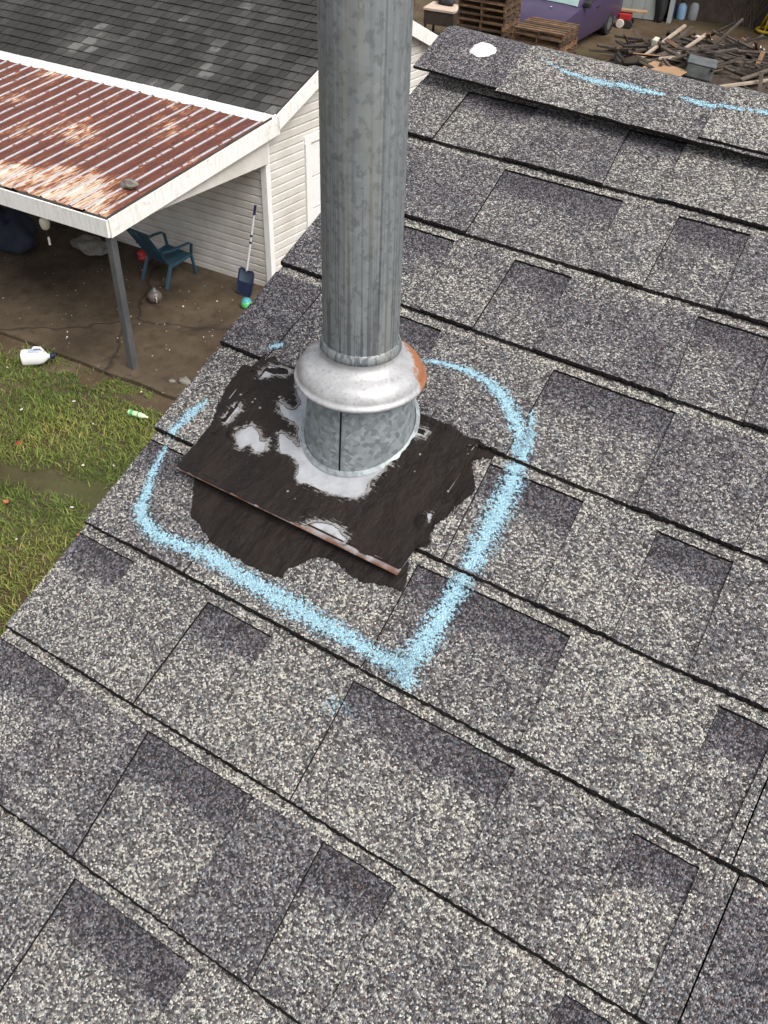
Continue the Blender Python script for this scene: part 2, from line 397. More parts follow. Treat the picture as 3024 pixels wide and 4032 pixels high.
# ------------------------------------------------------------------ the near roof
# roof frame: origin below the camera on the plane through the shingle edges; x along the courses, y up the slope
roof = empty('house_roof', (0, 0, OFF), (TH, 0, 0))
tag(roof, 'grey laminated shingle roof slope carrying the vent pipe', 'roof')
S = [1.375, 1.246, 1.102, .9635, .8180, .6740, .5330, .3900, .2450, .1000, -.045, -.19, -.335, -.48]   # lower edge of each course
def rake(s): return -.702-(s-.39)*.043
UMAX = 1.15; DN = .0062; LT = .0027
# cut-outs between the laminated tabs: (left top, left bottom, right top, right bottom)
CUT = {1: [(-.664, -.659, -.553, -.546), (-.416, -.402, -.335, -.326)],
 2: [(-.537, -.525, -.366, -.353), (-.292, -.283, -.202, -.192)],
 3: [(-.65, -.632, -.533, -.512), (-.446, -.438, -.368, -.357), (-.208, -.193, -.12, -.108)],
 4: [(-.583, -.570, -.474, -.452), (-.324, -.316, -.177, -.168)],
 5: [(-.328, -.314, -.216, -.206), (-.135, -.126, -.056, -.049)],
 6: [(-.76, -.76, -.659, -.640), (-.336, -.326, -.161, -.154), (-.013, -.010, .039, .036)],
 7: [(-.76, -.76, -.621, -.615), (-.515, -.513, -.429, -.424), (-.327, -.315, -.148, -.146), (-.034, -.036, .026, .027)],
 8: [(-.76, -.76, -.592, -.587), (-.483, -.468, -.350, -.349), (-.269, -.258, -.190, -.191), (-.028, -.038, .029, .010)],
 9: [(-.456, -.449, -.312, -.312)]}
JOINT = {4: [-.648], 6: [-.557]}
rng = random.Random(3)
for k in range(1, len(S)):
    L = CUT.setdefault(k, []); e = max([c[2] for c in L], default=rake(S[k])+rng.uniform(.02, .2))
    while e < UMAX-.3:
        g = rng.uniform(.09, .2); wd = rng.uniform(.07, .18); j = rng.uniform(-.006, .010)
        L.append((e+g, e+g+j, e+g+wd, e+g+wd+j)); e += g+wd
STRIP = .0140
def course_of(s):
    for k in range(1, len(S)):
        if s >= S[k]: return k
    return len(S)-1
def top_n(k, s):                         # top of the upper layer
    return -DN*(s-S[k])/(S[k-1]-S[k])
def wob(u, k, sc=9, a=1.):
    return a*mnoise.noise(Vector((u*sc, k*3.7, 1.3)))
def lift(u, k, s):                       # courses do not lie perfectly flat
    return .0011*max(0, 1-(s-S[k])/.09)*(.6+wob(u, k, 6))
def in_cut(k, u, s):
    if s > S[k-1]-STRIP: return False
    f = (s-S[k])/(S[k-1]-STRIP-S[k])
    for a, b, c, d in CUT[k]:
        if b+(a-b)*f < u < d+(c-d)*f: return True
    return False
def surf(u, s):
    if s > S[0]-.001: return .0115
    k = course_of(s)
    return top_n(k, s)+lift(u, k, s)-(LT if in_cut(k, u, s) else 0)

def sheet(name, k, edges, s0, s1, nfun, th, tones, parent, jag=.0009, rows=4, shade_lip=.0020):
    """a strip of shingle: edges(f)->(ul,ur) for f 0 bottom..1 top; ragged lower edge, dark cut sides"""
    a = Acc(); ul0, ur0 = edges(0); n = max(3, int((ur0-ul0)/.0028))
    V = []; T = []
    for j in range(rows+1):
        f = (j/rows)**1.2; ul, ur = edges(f); s = s0+(s1-s0)*f
        for i in range(n+1):
            t = i/n; u = ul+(ur-ul)*t; ss = s
            if j == 0: ss += jag*(mnoise.noise(Vector((u*260, k*9.1, 2)))+1.1*mnoise.noise(Vector((u*520, k*5.3, 4)))+.7*mnoise.noise(Vector((u*14, k*5.3, 9))))
            if i in (0, n): u += .0006*mnoise.noise(Vector((s*300, k*2.2, u*7)))
            V.append((u, ss, nfun(u, s))); T.append(tones(f))
    W = n+1; F = [(j*W+i, j*W+i+1, (j+1)*W+i+1, (j+1)*W+i) for j in range(rows) for i in range(n)]
    a.add(V, F, 0, tone=T)
    rim = [i for i in range(W)]+[j*W+n for j in range(1, rows+1)]+[rows*W+i for i in range(n-1, -1, -1)]+[j*W for j in range(rows-1, 0, -1)]
    b = [(V[i][0]+(0 if 0 < i < n else (.0005 if i % W == n else -.0002)), V[i][1]-(shade_lip*(1+.75*mnoise.noise(Vector((V[i][0]*120, k*4.4, 6)))+.55*mnoise.noise(Vector((V[i][0]*420, k*4.4, 6)))) if i <= n else 0), V[i][2]-th) for i in rim]; m = len(rim)  # black asphalt edge, flared downslope to stand in for the gap shadow too
    a.add([V[i] for i in rim]+b, [(q, m+q, m+(q+1) % m, (q+1) % m) for q in range(m)], 1)
    a.add(b, [tuple(range(m))[::-1]], 1)
    return a.build(name, [M_SH, M_EDGE], parent)

TONE = {}
rt_ = random.Random(11)
def build_courses():
    for k in range(1, len(S)):
        s0, s1 = S[k], S[k-1]; rk = rake(s0)
        joints = [rk]+sorted(JOINT.get(k, []))
        x = joints[-1]
        while x < UMAX-.2:
            x += 1.0 if x > rk+.3 else rt_.uniform(.55, .95); joints.append(min(x, UMAX))
        joints[-1] = UMAX
        for ji in range(len(joints)-1):
            A, B = joints[ji]+(.0008 if ji else 0), joints[ji+1]-.0008
            first = ji == 0
            tb = rt_.uniform(.48, .68)
            dark = rt_.uniform(-.10, .05)
            edge = (lambda f, A=A, B=B, first=first: ((A-.043*f*(s1-s0) if first else A), B))
            # backing layer: its upper third carries the dark shadow-line granules
            tn = (lambda f, tb=tb, dark=dark: dark if f > .74 else (tb if f < .56 else tb+(dark-tb)*(f-.56)/.18))
            base = sheet('shingle', k, edge, s0, s1+.02, lambda u, s: top_n(k, s)+lift(u, k, s)-LT, LT, lambda f: tn(f*(s1+.02-s0)/(s1-s0)), roof, rows=12, shade_lip=.0023)
            # nailing strip of the upper layer, peeping out below the next course
            sheet('nail_strip', k, lambda f: (A-.004 if first else A, B), s1-STRIP, s1+.02, lambda u, s: top_n(k, s)+lift(u, k, s), LT-.0001, lambda f, t=rt_.uniform(.68, .88): t, base, jag=.0007, rows=2, shade_lip=.0009)
            cuts = sorted(CUT[k]); cur = (A, A); first_edge = True
            spans = []
            for a_, b_, c_, d_ in cuts:
                if c_ < A: continue
                if a_ > B: break
                if a_ > cur[0]+.004: spans.append((cur[0], cur[1], min(a_, B), min(b_, B)))
                cur = (c_, d_)
            if cur[0] < B-.004: spans.append((cur[0], cur[1], B, B))
            for tl, bl, tr, br in spans:
                if tl == A and first: ed = lambda f, tr=tr, br=br: (rk-.043*f*(s1-s0), br+(tr-br)*f)
                else: ed = lambda f, tl=tl, bl=bl, tr=tr, br=br: (bl+(tl-bl)*f, br+(tr-br)*f)
                t0 = TONE.get((k, round(tl, 2)), rt_.choice([.36, .42, .55, .62, .68, .70]))
                t1 = t0+rt_.uniform(-.15, .10)
                sheet('tab', k, ed, s0, s1-STRIP+.0002, lambda u, s: top_n(k, s)+lift(u, k, s)+.00005, LT-.0001, lambda f, t0=t0, t1=t1: t0+(t1-t0)*f, base)
TONE.update({(4, -.72): .30, (1, -.74): .5})
build_courses()
# roof deck and the far slope
SR = 1.462
a = Acc(); a.box((-.665, -.62, -.040), (UMAX, SR-.012, -.017)); a.build('deck', M_DARKWOOD, roof)
a = Acc(); a.box((-.665, -.62, -.17), (-.645, SR-.015, -.041)); a.build('rake_board', M_WHITE, roof)
def ridge_pt(t, h):
    """profile across the ridge, t = metres from the crest (negative: our side)"""
    rr = .05; a2 = 2*TH
    # arc tangent to both slopes, centred below the crest
    if t < -rr*TH: d = -t-rr*TH; y = -rr*math.sin(TH)-d*math.cos(TH); z = rr*math.cos(TH)-d*math.sin(TH); nx = (-math.sin(TH), math.cos(TH))
    elif t > rr*TH: d = t-rr*TH; y = rr*math.sin(TH)+d*math.cos(TH); z = rr*math.cos(TH)-d*math.sin(TH); nx = (math.sin(TH), math.cos(TH))
    else: an = t/rr; y = rr*math.sin(an); z = rr*math.cos(an); nx = (math.sin(an), math.cos(an))
    return y+nx[0]*h, z+nx[1]*h
# crest in roof frame: build caps in a level frame then rotate back by -TH
RO = Matrix.Rotation(-TH, 3, 'X')
crest = Vector((0, SR-.008, .002))
def cap_point(u, t, h):
    y, z = ridge_pt(t, h); v = RO @ Vector((0, y, z-.05/1.0)); return Vector((u, crest.y+v.y, crest.z+v.z+.0))
def cap(u0, u1, w, t0, t1, h0, h1):
    a = Acc(); nu, nv = max(4, int((u1-u0)/.012)), 12; V = []; T = []
    for i in range(nu+1):
        f = i/nu; u = u0+(u1-u0)*f; h = h0+(h1-h0)*f
        for j in range(nv+1):
            t = -w+2*w*j/nv; tt = t+(.0018*mnoise.noise(Vector((u*30, w*90, 0))) if j in (0, nv) else 0)
            V.append(cap_point(u+.0012*mnoise.noise(Vector((t*60, u*9, 3)))*(i in (0, nu)), tt, h)); T.append(t0+(t1-t0)*f)
    W = nv+1
    a.add(V, [(i*W+j, (i+1)*W+j, (i+1)*W+j+1, i*W+j+1) for i in range(nu) for j in range(nv)], 0, tone=T)
    rim = [i*W for i in range(nu+1)]+[nu*W+j for j in range(1, W)]+[i*W+nv for i in range(nu-1, -1, -1)]+[j for j in range(nv-1, 0, -1)]
    m = len(rim); b = []
    for i in rim: b.append(V[i]+RO @ Vector((0, 0, -.0035)))
    a.add([V[i] for i in rim]+b, [(q, m+q, m+(q+1) % m, (q+1) % m) for q in range(m)], 1)
    o = a.build('ridge_cap', [M_SH, M_EDGE], roof, smooth=True); return o
# caps lapped along the ridge, each exposed part about a hand wide
xs = [-.751, -.612, -.462, -.318, -.172, -.03, .11, .25, .39, .53, .67, .81, .95]
ctone = [.30, .66, .50, .70, .60, .45, .65, .6, .5, .6, .5, .6, .5]
for i, x in enumerate(xs):
    cap(x, x+(.30 if i else .20), .104+.003*(i % 3)-(.004 if i == 0 else 0), ctone[i], ctone[i]-.05, .0125 if i else .016, .005 if i else .009)
a = Acc()
pA = [cap_point(-.73, .02, -.006), cap_point(UMAX, .02, -.006), cap_point(UMAX, 2.0, -.006), cap_point(-.73, 2.0, -.006)]
pB = [q+RO @ Vector((0, 0, -.02)) for q in pA]
a.add(pA+pB, [(0, 1, 2, 3), (7, 6, 5, 4), (0, 4, 5, 1), (1, 5, 6, 2), (2, 6, 7, 3), (3, 7, 4, 0)]); a.build('rear_slope', M_SH, roof)
# the house under it
hw = empty('house_wall', (0, 0, 0)); tag(hw, 'plain white house wall under the shingled roof', 'house')
yr = SR*math.cos(TH); zr = OFF+SR*math.sin(TH)
a = Acc(); pf = [(-.45, 0), (3.2, 0), (3.2, zr-(3.2-yr)*math.tan(TH)-.09), (yr, zr-.09), (-.45, OFF-.45*math.tan(TH)-.075)]
a.add([(-.52, y, z) for y, z in pf]+[(UMAX, y, z) for y, z in pf], [(4, 3, 2, 1, 0), (5, 6, 7, 8, 9)]+[(i, (i+1) % 5, 5+(i+1) % 5, 5+i) for i in range(5)])
a.build('wall', M_SIDING, hw)

# ------------------------------------------------------------------ spray paint
def seg_field(pts):
    def d(u, s):
        best = 9; bw = 1
        for i in range(len(pts)-1):
            x0, y0, w0 = pts[i]; x1, y1, w1 = pts[i+1]; dx, dy = x1-x0, y1-y0
            t = max(0, min(1, ((u-x0)*dx+(s-y0)*dy)/(dx*dx+dy*dy+1e-12))); e = math.hypot(u-x0-t*dx, s-y0-t*dy); ww = (w0+(w1-w0)*t)/2
            if e/ww < best: best = e/ww
        return best
    return d
def paint(pts, height=None, strength=1.):
    pts = [(x_, y_, w_*1.22) for x_, y_, w_ in pts]; d = seg_field(pts); g = .003; mw = max(p[2] for p in pts)
    u0, u1 = min(p[0] for p in pts)-mw, max(p[0] for p in pts)+mw; s0, s1 = min(p[1] for p in pts)-mw, max(p[1] for p in pts)+mw
    nu, ns = int((u1-u0)/g)+1, int((s1-s0)/g)+1; idx = {}; V = []; T = []; F = []
    def vid(i, j):
        if (i, j) not in idx:
            u, s = u0+i*g, s0+j*g; e = d(u, s); idx[(i, j)] = len(V)
            V.append((u, s, (height(u, s) if height else surf(u, s)+.0009))); T.append(strength*max(0., min(1., 1.08-.78*e)))
        return idx[(i, j)]
    for i in range(nu):
        for j in range(ns):
            if d(u0+(i+.5)*g, s0+(j+.5)*g) < 1.45 and u0+i*g > rake(s0+j*g)+.002:
                F.append((vid(i, j), vid(i+1, j), vid(i+1, j+1), vid(i, j+1)))
    a = Acc(); a.add(V, F, 0, tone=T); o = a.build('paint_line', M_PAINT, roof); return o
PA = dict(
 a1=[(-.469, .899, .008), (-.443, .903, .009), (-.416, .906, .011), (-.389, .902, .015), (-.359, .89, .019), (-.336, .872, .020), (-.317, .853, .018), (-.309, .826, .009)],
 a2=[(-.318, .884, .005), (-.305, .855, .013), (-.298, .824, .019), (-.301, .81, .023), (-.294, .79, .028), (-.291, .759, .031), (-.288, .722, .030), (-.284, .685, .027), (-.284, .649, .024), (-.284, .612, .026), (-.285, .577, .029), (-.287, .554, .032), (-.278, .544, .023)],
 a3=[(-.289, .553, .021), (-.333, .552, .020), (-.384, .554, .024), (-.446, .557, .026), (-.497, .559, .022), (-.545, .563, .021), (-.576, .56, .018), (-.611, .556, .019), (-.639, .562, .020), (-.658, .576, .019), (-.667, .599, .014), (-.677, .62, .013), (-.684, .642, .011), (-.687, .657, .010)],
 a4=[(-.688, .676, .013), (-.685, .708, .016), (-.68, .732, .009)],
 dab=[(-.654, .835, .007), (-.648, .84, .010), (-.642, .845, .007)])
for k_, v_ in PA.items(): paint(v_)
paint([(-.335, .487, .022), (-.318, .492, .02)], strength=.45)
def cap_h(u, s):
    t = s-crest.y; f = Vector((0, 0, 0)); 
    return surf(u, 1.3)*0+.0148+(-.0000 if t < -.03 else -.0)
def paint_cap(pts):
    pts = [(x_, y_, w_*1.2) for x_, y_, w_ in pts]; d = seg_field(pts); g = .003; mw = .018; V = []; T = []; F = []; idx = {}
    u0, u1 = min(p[0] for p in pts)-mw, max(p[0] for p in pts)+mw; s0, s1 = min(p[1] for p in pts)-mw, max(p[1] for p in pts)+mw
    def hh(u):
        x = [q for q in xs if q <= u][-1]; f = (u-x)/.30; return .0125+(.005-.0125)*f
    def vid(i, j):
        if (i, j) not in idx:
            u, s = u0+i*g, s0+j*g; idx[(i, j)] = len(V); V.append(tuple(cap_point(u, s-crest.y, hh(u)+.0009))); T.append(max(0., min(1., 1.05-.8*d(u, s))))
        return idx[(i, j)]
    for i in range(int((u1-u0)/g)+1):
        for j in range(int((s1-s0)/g)+1):
            if d(u0+(i+.5)*g, s0+(j+.5)*g) < 1.45: F.append((vid(i, j), vid(i+1, j), vid(i+1, j+1), vid(i, j+1)))
    a = Acc(); a.add(V, F, 0, tone=T); a.build('paint_line', M_PAINT, roof)
paint_cap([(-.584, 1.431, .003), (-.539, 1.416, .007), (-.495, 1.412, .013), (-.46, 1.412, .014), (-.426, 1.412, .013), (-.395, 1.412, .009)])
paint_cap([(-.368, 1.416, .007), (-.341, 1.413, .011), (-.31, 1.414, .011), (-.286, 1.416, .010), (-.274, 1.419, .005)])
paint_cap([(-.266, 1.42, .010), (-.239, 1.421, .014), (-.19, 1.421, .012)])

# white blob of caulk on the first ridge cap
cb = Acc(); V = [tuple(cap_point(-.672, -.034, .0195))]; T = []; nn = 36; rings = 4
for r_ in range(1, rings+1):
    for j in range(nn):
        t = 2*math.pi*j/nn; rad = .0185*(1+.28*mnoise.noise(Vector((math.cos(t)*1.6, math.sin(t)*1.6, 5)))+.14*mnoise.noise(Vector((math.cos(t)*5, math.sin(t)*5, 8)))); f = r_/rings
        V.append(tuple(cap_point(-.672+rad*f*math.cos(t)*1.1, -.034+rad*f*math.sin(t)*.85, .0158+.0042*(1-f**2)+.0012*mnoise.noise(Vector((f*9, t*3, 1)))*(1-f)-(.0015 if r_ == rings else 0))))
F = [(0, 1+j, 1+(j+1) % nn) for j in range(nn)]
for r_ in range(rings-1): F += [(1+r_*nn+j, 1+(r_+1)*nn+j, 1+(r_+1)*nn+(j+1) % nn, 1+r_*nn+(j+1) % nn) for j in range(nn)]
cb.add(V, F)
cbo = cb.build('caulk_blob', M_CAULK, None, smooth='all'); cbo.location = (0, 0, OFF); cbo.rotation_euler = (TH, 0, 0)
tag(cbo, 'round blob of white caulk on the end ridge cap', 'caulk')

# ------------------------------------------------------------------ flashing
flash = empty('pipe_flashing', (0, 0, OFF), (TH, 0, 0)); tag(flash, 'square metal pipe flashing smeared with dark brown roof cement', 'flashing')
PC = (-.4845, .7800)        # where the pipe axis crosses the roof plane
PR = .0405
def plate_n(u, s):
    b = .0034+.0075*max(0, (.70-s)/.066)**1.5*(.55+.45*math.cos((u+.62)*6.0)) if s < .70 else .0034
    if s > .80: b -= (s-.80)*.22
    return b+.0007*mnoise.noise(Vector((u*25, s*25, 6)))
def quadmask(pts):
    def f(u, s):
        c = False; n = len(pts)
        for i in range(n):
            x0, y0 = pts[i]; x1, y1 = pts[(i+1) % n]
            if (y0 > s) != (y1 > s) and u < (x1-x0)*(s-y0)/(y1-y0)+x0: c = not c
        return c
    return f
PLATE = [(-.645, .634), (-.345, .634), (-.352, .83), (-.36, .86), (-.655, .86)]
def grid(bounds, g, mask, nf, jitter=True):
    u0, u1, s0, s1 = bounds; V = []; F = []; idx = {}; T = []
    def vid(i, j):
        if (i, j) not in idx: u, s = u0+i*g, s0+j*g; idx[(i, j)] = len(V); V.append((u, s, nf(u, s)))
        return idx[(i, j)]
    for i in range(int((u1-u0)/g)+1):
        for j in range(int((s1-s0)/g)+1):
            if mask(u0+(i+.5)*g, s0+(j+.5)*g): F.append((vid(i, j), vid(i+1, j), vid(i+1, j+1), vid(i, j+1)))
    return V, F
def skirted(V, F, drop, a, m=0, ms=None):
    """add a grid sheet plus a skirt along its open border"""
    a.add(V, F, m); cnt = {}
    for f in F:
        for q in range(4):
            e = (f[q], f[(q+1) % 4]); k = (min(e), max(e)); cnt[k] = None if k in cnt else e
    for e in cnt.values():
        if e:
            p, q = V[e[0]], V[e[1]]; a.add([p, q, (q[0], q[1], q[2]-drop), (p[0], p[1], p[2]-drop)], [(3, 2, 1, 0)], m if ms is None else ms)
pm = quadmask(PLATE)
a = Acc(); V, F = grid((-.66, -.34, .634, .862), .004, lambda u, s: pm(u, s), plate_n); skirted(V, F, .0012, a)
a.build('base_plate', M_PLATE, flash, smooth=True)
def nz(u, s, sc, z=0): return mnoise.noise(Vector((u*sc, s*sc, z)))
def warp(u, s): return u+.0030*nz(u, s, 70, 1)+.0014*nz(u, s, 210, 2), s+.0030*nz(u, s, 70, 3)+.0014*nz(u, s, 210, 4)
BARE = [quadmask(p) for p in (
 [(-.553, .786), (-.565, .775), (-.568, .764), (-.576, .762), (-.596, .772), (-.581, .756), (-.564, .752), (-.545, .742), (-.529, .725), (-.547, .728), (-.557, .732), (-.566, .728), (-.548, .71), (-.535, .711), (-.518, .706), (-.512, .69), (-.502, .684), (-.487, .686), (-.477, .686), (-.459, .688), (-.433, .694), (-.43, .708), (-.432, .722), (-.426, .739), (-.424, .75), (-.428, .76), (-.427, .772), (-.433, .787), (-.43, .799), (-.435, .813), (-.446, .813), (-.534, .815)],
 [(-.611, .707), (-.607, .719), (-.602, .725), (-.586, .719), (-.579, .713), (-.571, .715), (-.565, .704), (-.576, .694), (-.588, .703), (-.596, .69)],
 [(-.637, .786), (-.637, .81), (-.61, .814), (-.605, .807), (-.623, .795)], [(-.422, .795), (-.421, .807), (-.409, .805), (-.408, .796), (-.417, .796)],
 [(-.638, .714), (-.637, .747), (-.631, .740), (-.631, .717)], [(-.478, .630), (-.462, .643), (-.445, .652), (-.428, .654), (-.414, .646), (-.414, .630)],
 [(-.565, .775), (-.588, .800), (-.575, .815), (-.54, .815), (-.54, .785)],
 [(-.36, .806), (-.349, .812), (-.345, .805), (-.346, .793)], [(-.355, .713), (-.349, .717), (-.340, .709), (-.344, .699)])]
def coat_mask(u, s):
    if not (pm(u, s) or pm(u-.0022, s)) or s > .826: return False
    if s < .634+.0012+.0022*max(0, nz(u, 0, 60, 7))+((.005+.006*(u > -.41))*(.6+nz(u, 0, 45, 17)) if u > -.47 else 0): return False
    x, y = warp(u, s)
    if any(b(x, y) for b in BARE): return False
    # chips torn out near the bare places
    if nz(u, s, 95, 12) > .42 and nz(u, s, 18, 13) > .05 and s > .70 and u < -.45: return False
    return math.hypot(u-PC[0], (s-PC[1])*.94) > .064
def coat_n(u, s):
    h = .0013+.0016*abs(nz(u, s, 30, 9))+.0007*nz(u, s, 120, 10)+.0010*nz(u, s, 9, 14)+.0010*nz(u-.4*s, (s+.4*u)*.25, 55, 24)
    for x, y, r_, hh in ((-.611, .707, .011, .008), (-.466, .6535, .009, .003), (-.352, .702, .010, .004)):
        e = math.hypot(u-x, s-y)/r_
        if e < 1: h += hh*(1-e*e)**.7
    return plate_n(u, s)+max(.0006, h)
def thinness(u, s):
    x, y = warp(u, s); t = 0
    for r_, w_ in ((.0018, .85), (.0045, .5), (.009, .28), (.015, .12)):
        for k_ in range(6):
            if any(b(x+r_*math.cos(k_*1.047), y+r_*math.sin(k_*1.047)) for b in BARE): t = max(t, w_)
        if t: break
    return t if u < -.40 else t*.5
a = Acc(); V, F = grid((-.665, -.335, .63, .83), .00125, coat_mask, coat_n); nV = len(V); skirted(V, F, .0013, a)
cells = {}
for q_ in range(nV):
    key = (round(V[q_][0]/.003), round(V[q_][1]/.003))
    if key not in cells: cells[key] = thinness(V[q_][0], V[q_][1])
    a.tone[q_] = cells[key]
for q_ in range(nV, len(a.tone)): a.tone[q_] = .15
a.build('roof_cement', M_MASTIC, flash, smooth='all')
LOW = [quadmask(p) for p in (
 [(-.632, .645), (-.612, .62), (-.598, .597), (-.579, .589), (-.557, .579), (-.53, .575), (-.495, .574), (-.457, .577), (-.458, .586), (-.449, .598), (-.443, .612), (-.429, .62), (-.411, .622), (-.391, .615), (-.375, .614), (-.35, .623), (-.333, .624), (-.334, .631), (-.348, .660), (-.379, .660), (-.475, .660), (-.58, .660)],
 [(-.361, .804), (-.346, .793), (-.327, .767), (-.326, .757), (-.334, .733), (-.341, .703), (-.336, .68), (-.342, .675), (-.347, .667), (-.345, .649), (-.344, .633), (-.365, .635), (-.371, .765)],
 [(-.444, .823), (-.424, .826), (-.401, .825), (-.373, .822), (-.346, .819), (-.328, .819), (-.328, .808), (-.342, .803), (-.349, .792), (-.374, .787), (-.431, .797)],
 [(-.640, .695), (-.656, .720), (-.668, .759), (-.671, .785), (-.672, .801), (-.655, .807), (-.641, .802), (-.6, .824), (-.591, .81), (-.636, .778), (-.630, .70)])]
def low_n(u, s):
    h = .0014+.0022*abs(nz(u, s, 26, 21))+.0008*nz(u, s, 110, 22)+.0012*nz(u+.4*s, (s-.4*u)*.25, 60, 23)
    z = surf(u, s) if s < .8165 else max(surf(u, s), -.0042)
    if pm(u, s) and s > .64: z = max(z, plate_n(u, s)-.0006)
    return z+max(.0006, h)
def low_mask(u, s):
    x, y = warp(u, s)
    if pm(u, s) and .642 < s < .80 and u > -.634: return False
    return any(b(x, y) for b in LOW)
a = Acc(); V, F = grid((-.69, -.32, .545, .835), .00135, low_mask, low_n); skirted(V, F, .002, a)
a.tone = [0.]*len(a.tone); a.build('cement_smear', M_MASTIC, flash, smooth='all')
# cone: vertical frustum whose foot follows the slope
def cone_shape(r0, r1, zt, n=64, flare=0, follow=False):
    a = Acc(); V = []; rows = 10
    cx, cy = PC[0], PC[1]
    for i in range(rows+1):
        f = i/rows
        for j in range(n):
            t = 2*math.pi*j/n; r = r0+(r1-r0)*f
            if flare and i == 0: r += flare
            wx, wy = r*math.cos(t), r*math.sin(t)
            zfoot = wy*math.tan(TH)+.0042/math.cos(TH)       # world height of the sloping foot above the axis point
            wz = zfoot+zt*f if follow else zfoot*(1-f)+zt*f
            v = RO @ Vector((wx, wy, wz)); V.append((cx+v.x, cy+v.y, v.z))
    a.add(V, [(i*n+j, i*n+(j+1) % n, (i+1)*n+(j+1) % n, (i+1)*n+j) for i in range(rows) for j in range(n)])
    return a
cone = cone_shape(.0635, .0560, .080).build('cone', M_CONE, flash, smooth='all')
a = cone_shape(.0685, .0640, .0028, follow=True)
a.build('cone_foot', M_CONE, flash, smooth='all')
# cone seam: overlapped edge with a dark joint, on the camera's left
sa = math.atan2(-PC[1]*math.cos(TH), -PC[0])-R(20)
def cone_pt(t, f, off):
    r = .0635+(.0560-.0635)*f+off; wx, wy = r*math.cos(t), r*math.sin(t); zf = wy*math.tan(TH)+.0045
    v = RO @ Vector((wx, wy, zf*(1-f)+.080*f)); return (PC[0]+v.x, PC[1]+v.y, v.z)
a = Acc()
for i in range(8):
    f0, f1 = .02+i*.97/8, .02+(i+1)*.97/8
    a.add([cone_pt(sa-.02, f0, .0006), cone_pt(sa+.014, f0, .0011), cone_pt(sa+.014, f1, .0011), cone_pt(sa-.02, f1, .0006)], [(0, 1, 2, 3)])
a.build('seam', M_EDGE, cone)

# ------------------------------------------------------------------ vent pipe
PX, PY = PC[0], PC[1]*math.cos(TH); PZ = OFF+PC[1]*math.sin(TH)
vent = empty('vent_pipe', (PX, PY, PZ)); tag(vent, 'round galvanised steel vent pipe rising through the flashing', 'pipe')
a = Acc(); a.lathe([(PR-.0012, -.03), (PR-.0012, 1.2), (PR, 1.2), (PR, .6), (PR, .3), (PR, -.03)], 64)
pipe = a.build('pipe', M_PIPE, vent, smooth=True)
cam_dir = math.atan2(-PY, -PX)
a = Acc(); st_ = cam_dir+R(28); a.add([], [])
n = 6
for i in range(n+1):
    t = st_+(i/n-.5)*.11; rr = PR+.0011*math.sin(math.pi*i/n)+.0001
    a.v += [(rr*math.cos(t), rr*math.sin(t), .0), (rr*math.cos(t), rr*math.sin(t), 1.2)]; a.uv += [(0, 0)]*2; a.tone += [.5]*2
for i in range(n): a.f.append((2*i, 2*i+2, 2*i+3, 2*i+1)); a.m.append(0)
a.build('seam', M_PIPE, pipe, smooth='all')
a = Acc(); a.lathe([(PR+.0004, .112), (PR+.0018, .1125), (PR+.0022, .109), (PR+.0016, .106), (PR+.0025, .1030), (.0465, .0985), (.0525, .0958), (.0590, .0930), (.0640, .0893), (.0675, .0845), (.0692, .0795), (.0697, .0768), (.0715, .0758), (.0728, .0742), (.0729, .0724), (.0718, .0708), (.0704, .0712), (.0690, .0755), (.064, .0840), (.052, .0915), (PR+.0004, .0960)], 72)
col_ = a.build('storm_collar', M_COLLAR, vent, smooth='all')
a = Acc(); a.lathe([(PR+.0002, .1205), (PR+.0016, .1195), (PR+.0032, .114), (PR+.0036, .1105), (PR+.0004, .109)], 64); a.build('sealant_bead', M_CREAM if False else M_PIPE, col_, smooth='all')

# ------------------------------------------------------------------ neighbouring house and porch  (a along its ridge, b towards its far side, z up)
BA = R(3.818); BB = R(85.)
EX = Vector((math.cos(BA), math.sin(BA), 0)); EY = Vector((math.cos(BB), math.sin(BB), 0)); BO = Vector((-8.481, 7.361, 0))
def bw(a_, b_, z): return BO+EX*a_+EY*b_+Vector((0, 0, z))
def bbox_(acc, a0, a1, b0, b1, z0, z1, m=0):
    vs = [bw(*q) for q in ((a0,b0,z0),(a1,b0,z0),(a1,b1,z0),(a0,b1,z0),(a0,b0,z1),(a1,b0,z1),(a1,b1,z1),(a0,b1,z1))]
    acc.add(vs, [(3,2,1,0),(4,5,6,7),(0,1,5,4),(1,2,6,5),(2,3,7,6),(3,0,4,7)], m)
AL = -9.0
EB, EZ, PB, PZ2 = 2.94, 2.64, 5.20, 3.63          # eave and ridge of the main roof
FB, FZ = 7.9, PZ2-(7.9-PB)*.5
def roofz(b): return EZ+(b-EB)*(PZ2-EZ)/(PB-EB) if b <= PB else PZ2-(b-PB)*(PZ2-FZ)/(FB-PB)
nh = empty('neighbour_house', tuple(bw(-.1, 2.82, 0))); tag(nh, 'white sided house with dark shingled gable roof behind the porch', 'house')
def child(acc, name, mats, parent, **kw):
    o = acc.build(name, mats, None, **kw); o.parent = parent; o.matrix_parent_inverse = Matrix.Translation(-parent_loc(parent)); return o
def parent_loc(pp):
    v = Vector((0, 0, 0))
    while pp: v += pp.location; pp = pp.parent
    return v
WA, WB = -.10, 2.82
a = Acc(); core = [(WB+.02, 0), (7.6, 0), (7.6, roofz(7.6)-.06), (PB, PZ2-.06), (WB+.02, roofz(WB+.02)-.06)]
a.add([bw(WA-.03, b, z) for b, z in core]+[bw(AL, b, z) for b, z in core], [(4, 3, 2, 1, 0), (5, 6, 7, 8, 9)]+[(i, (i+1) % 5, 5+(i+1) % 5, 5+i) for i in range(5)])
wall = child(a, 'wall', M_SIDING, nh)
ROW = .121
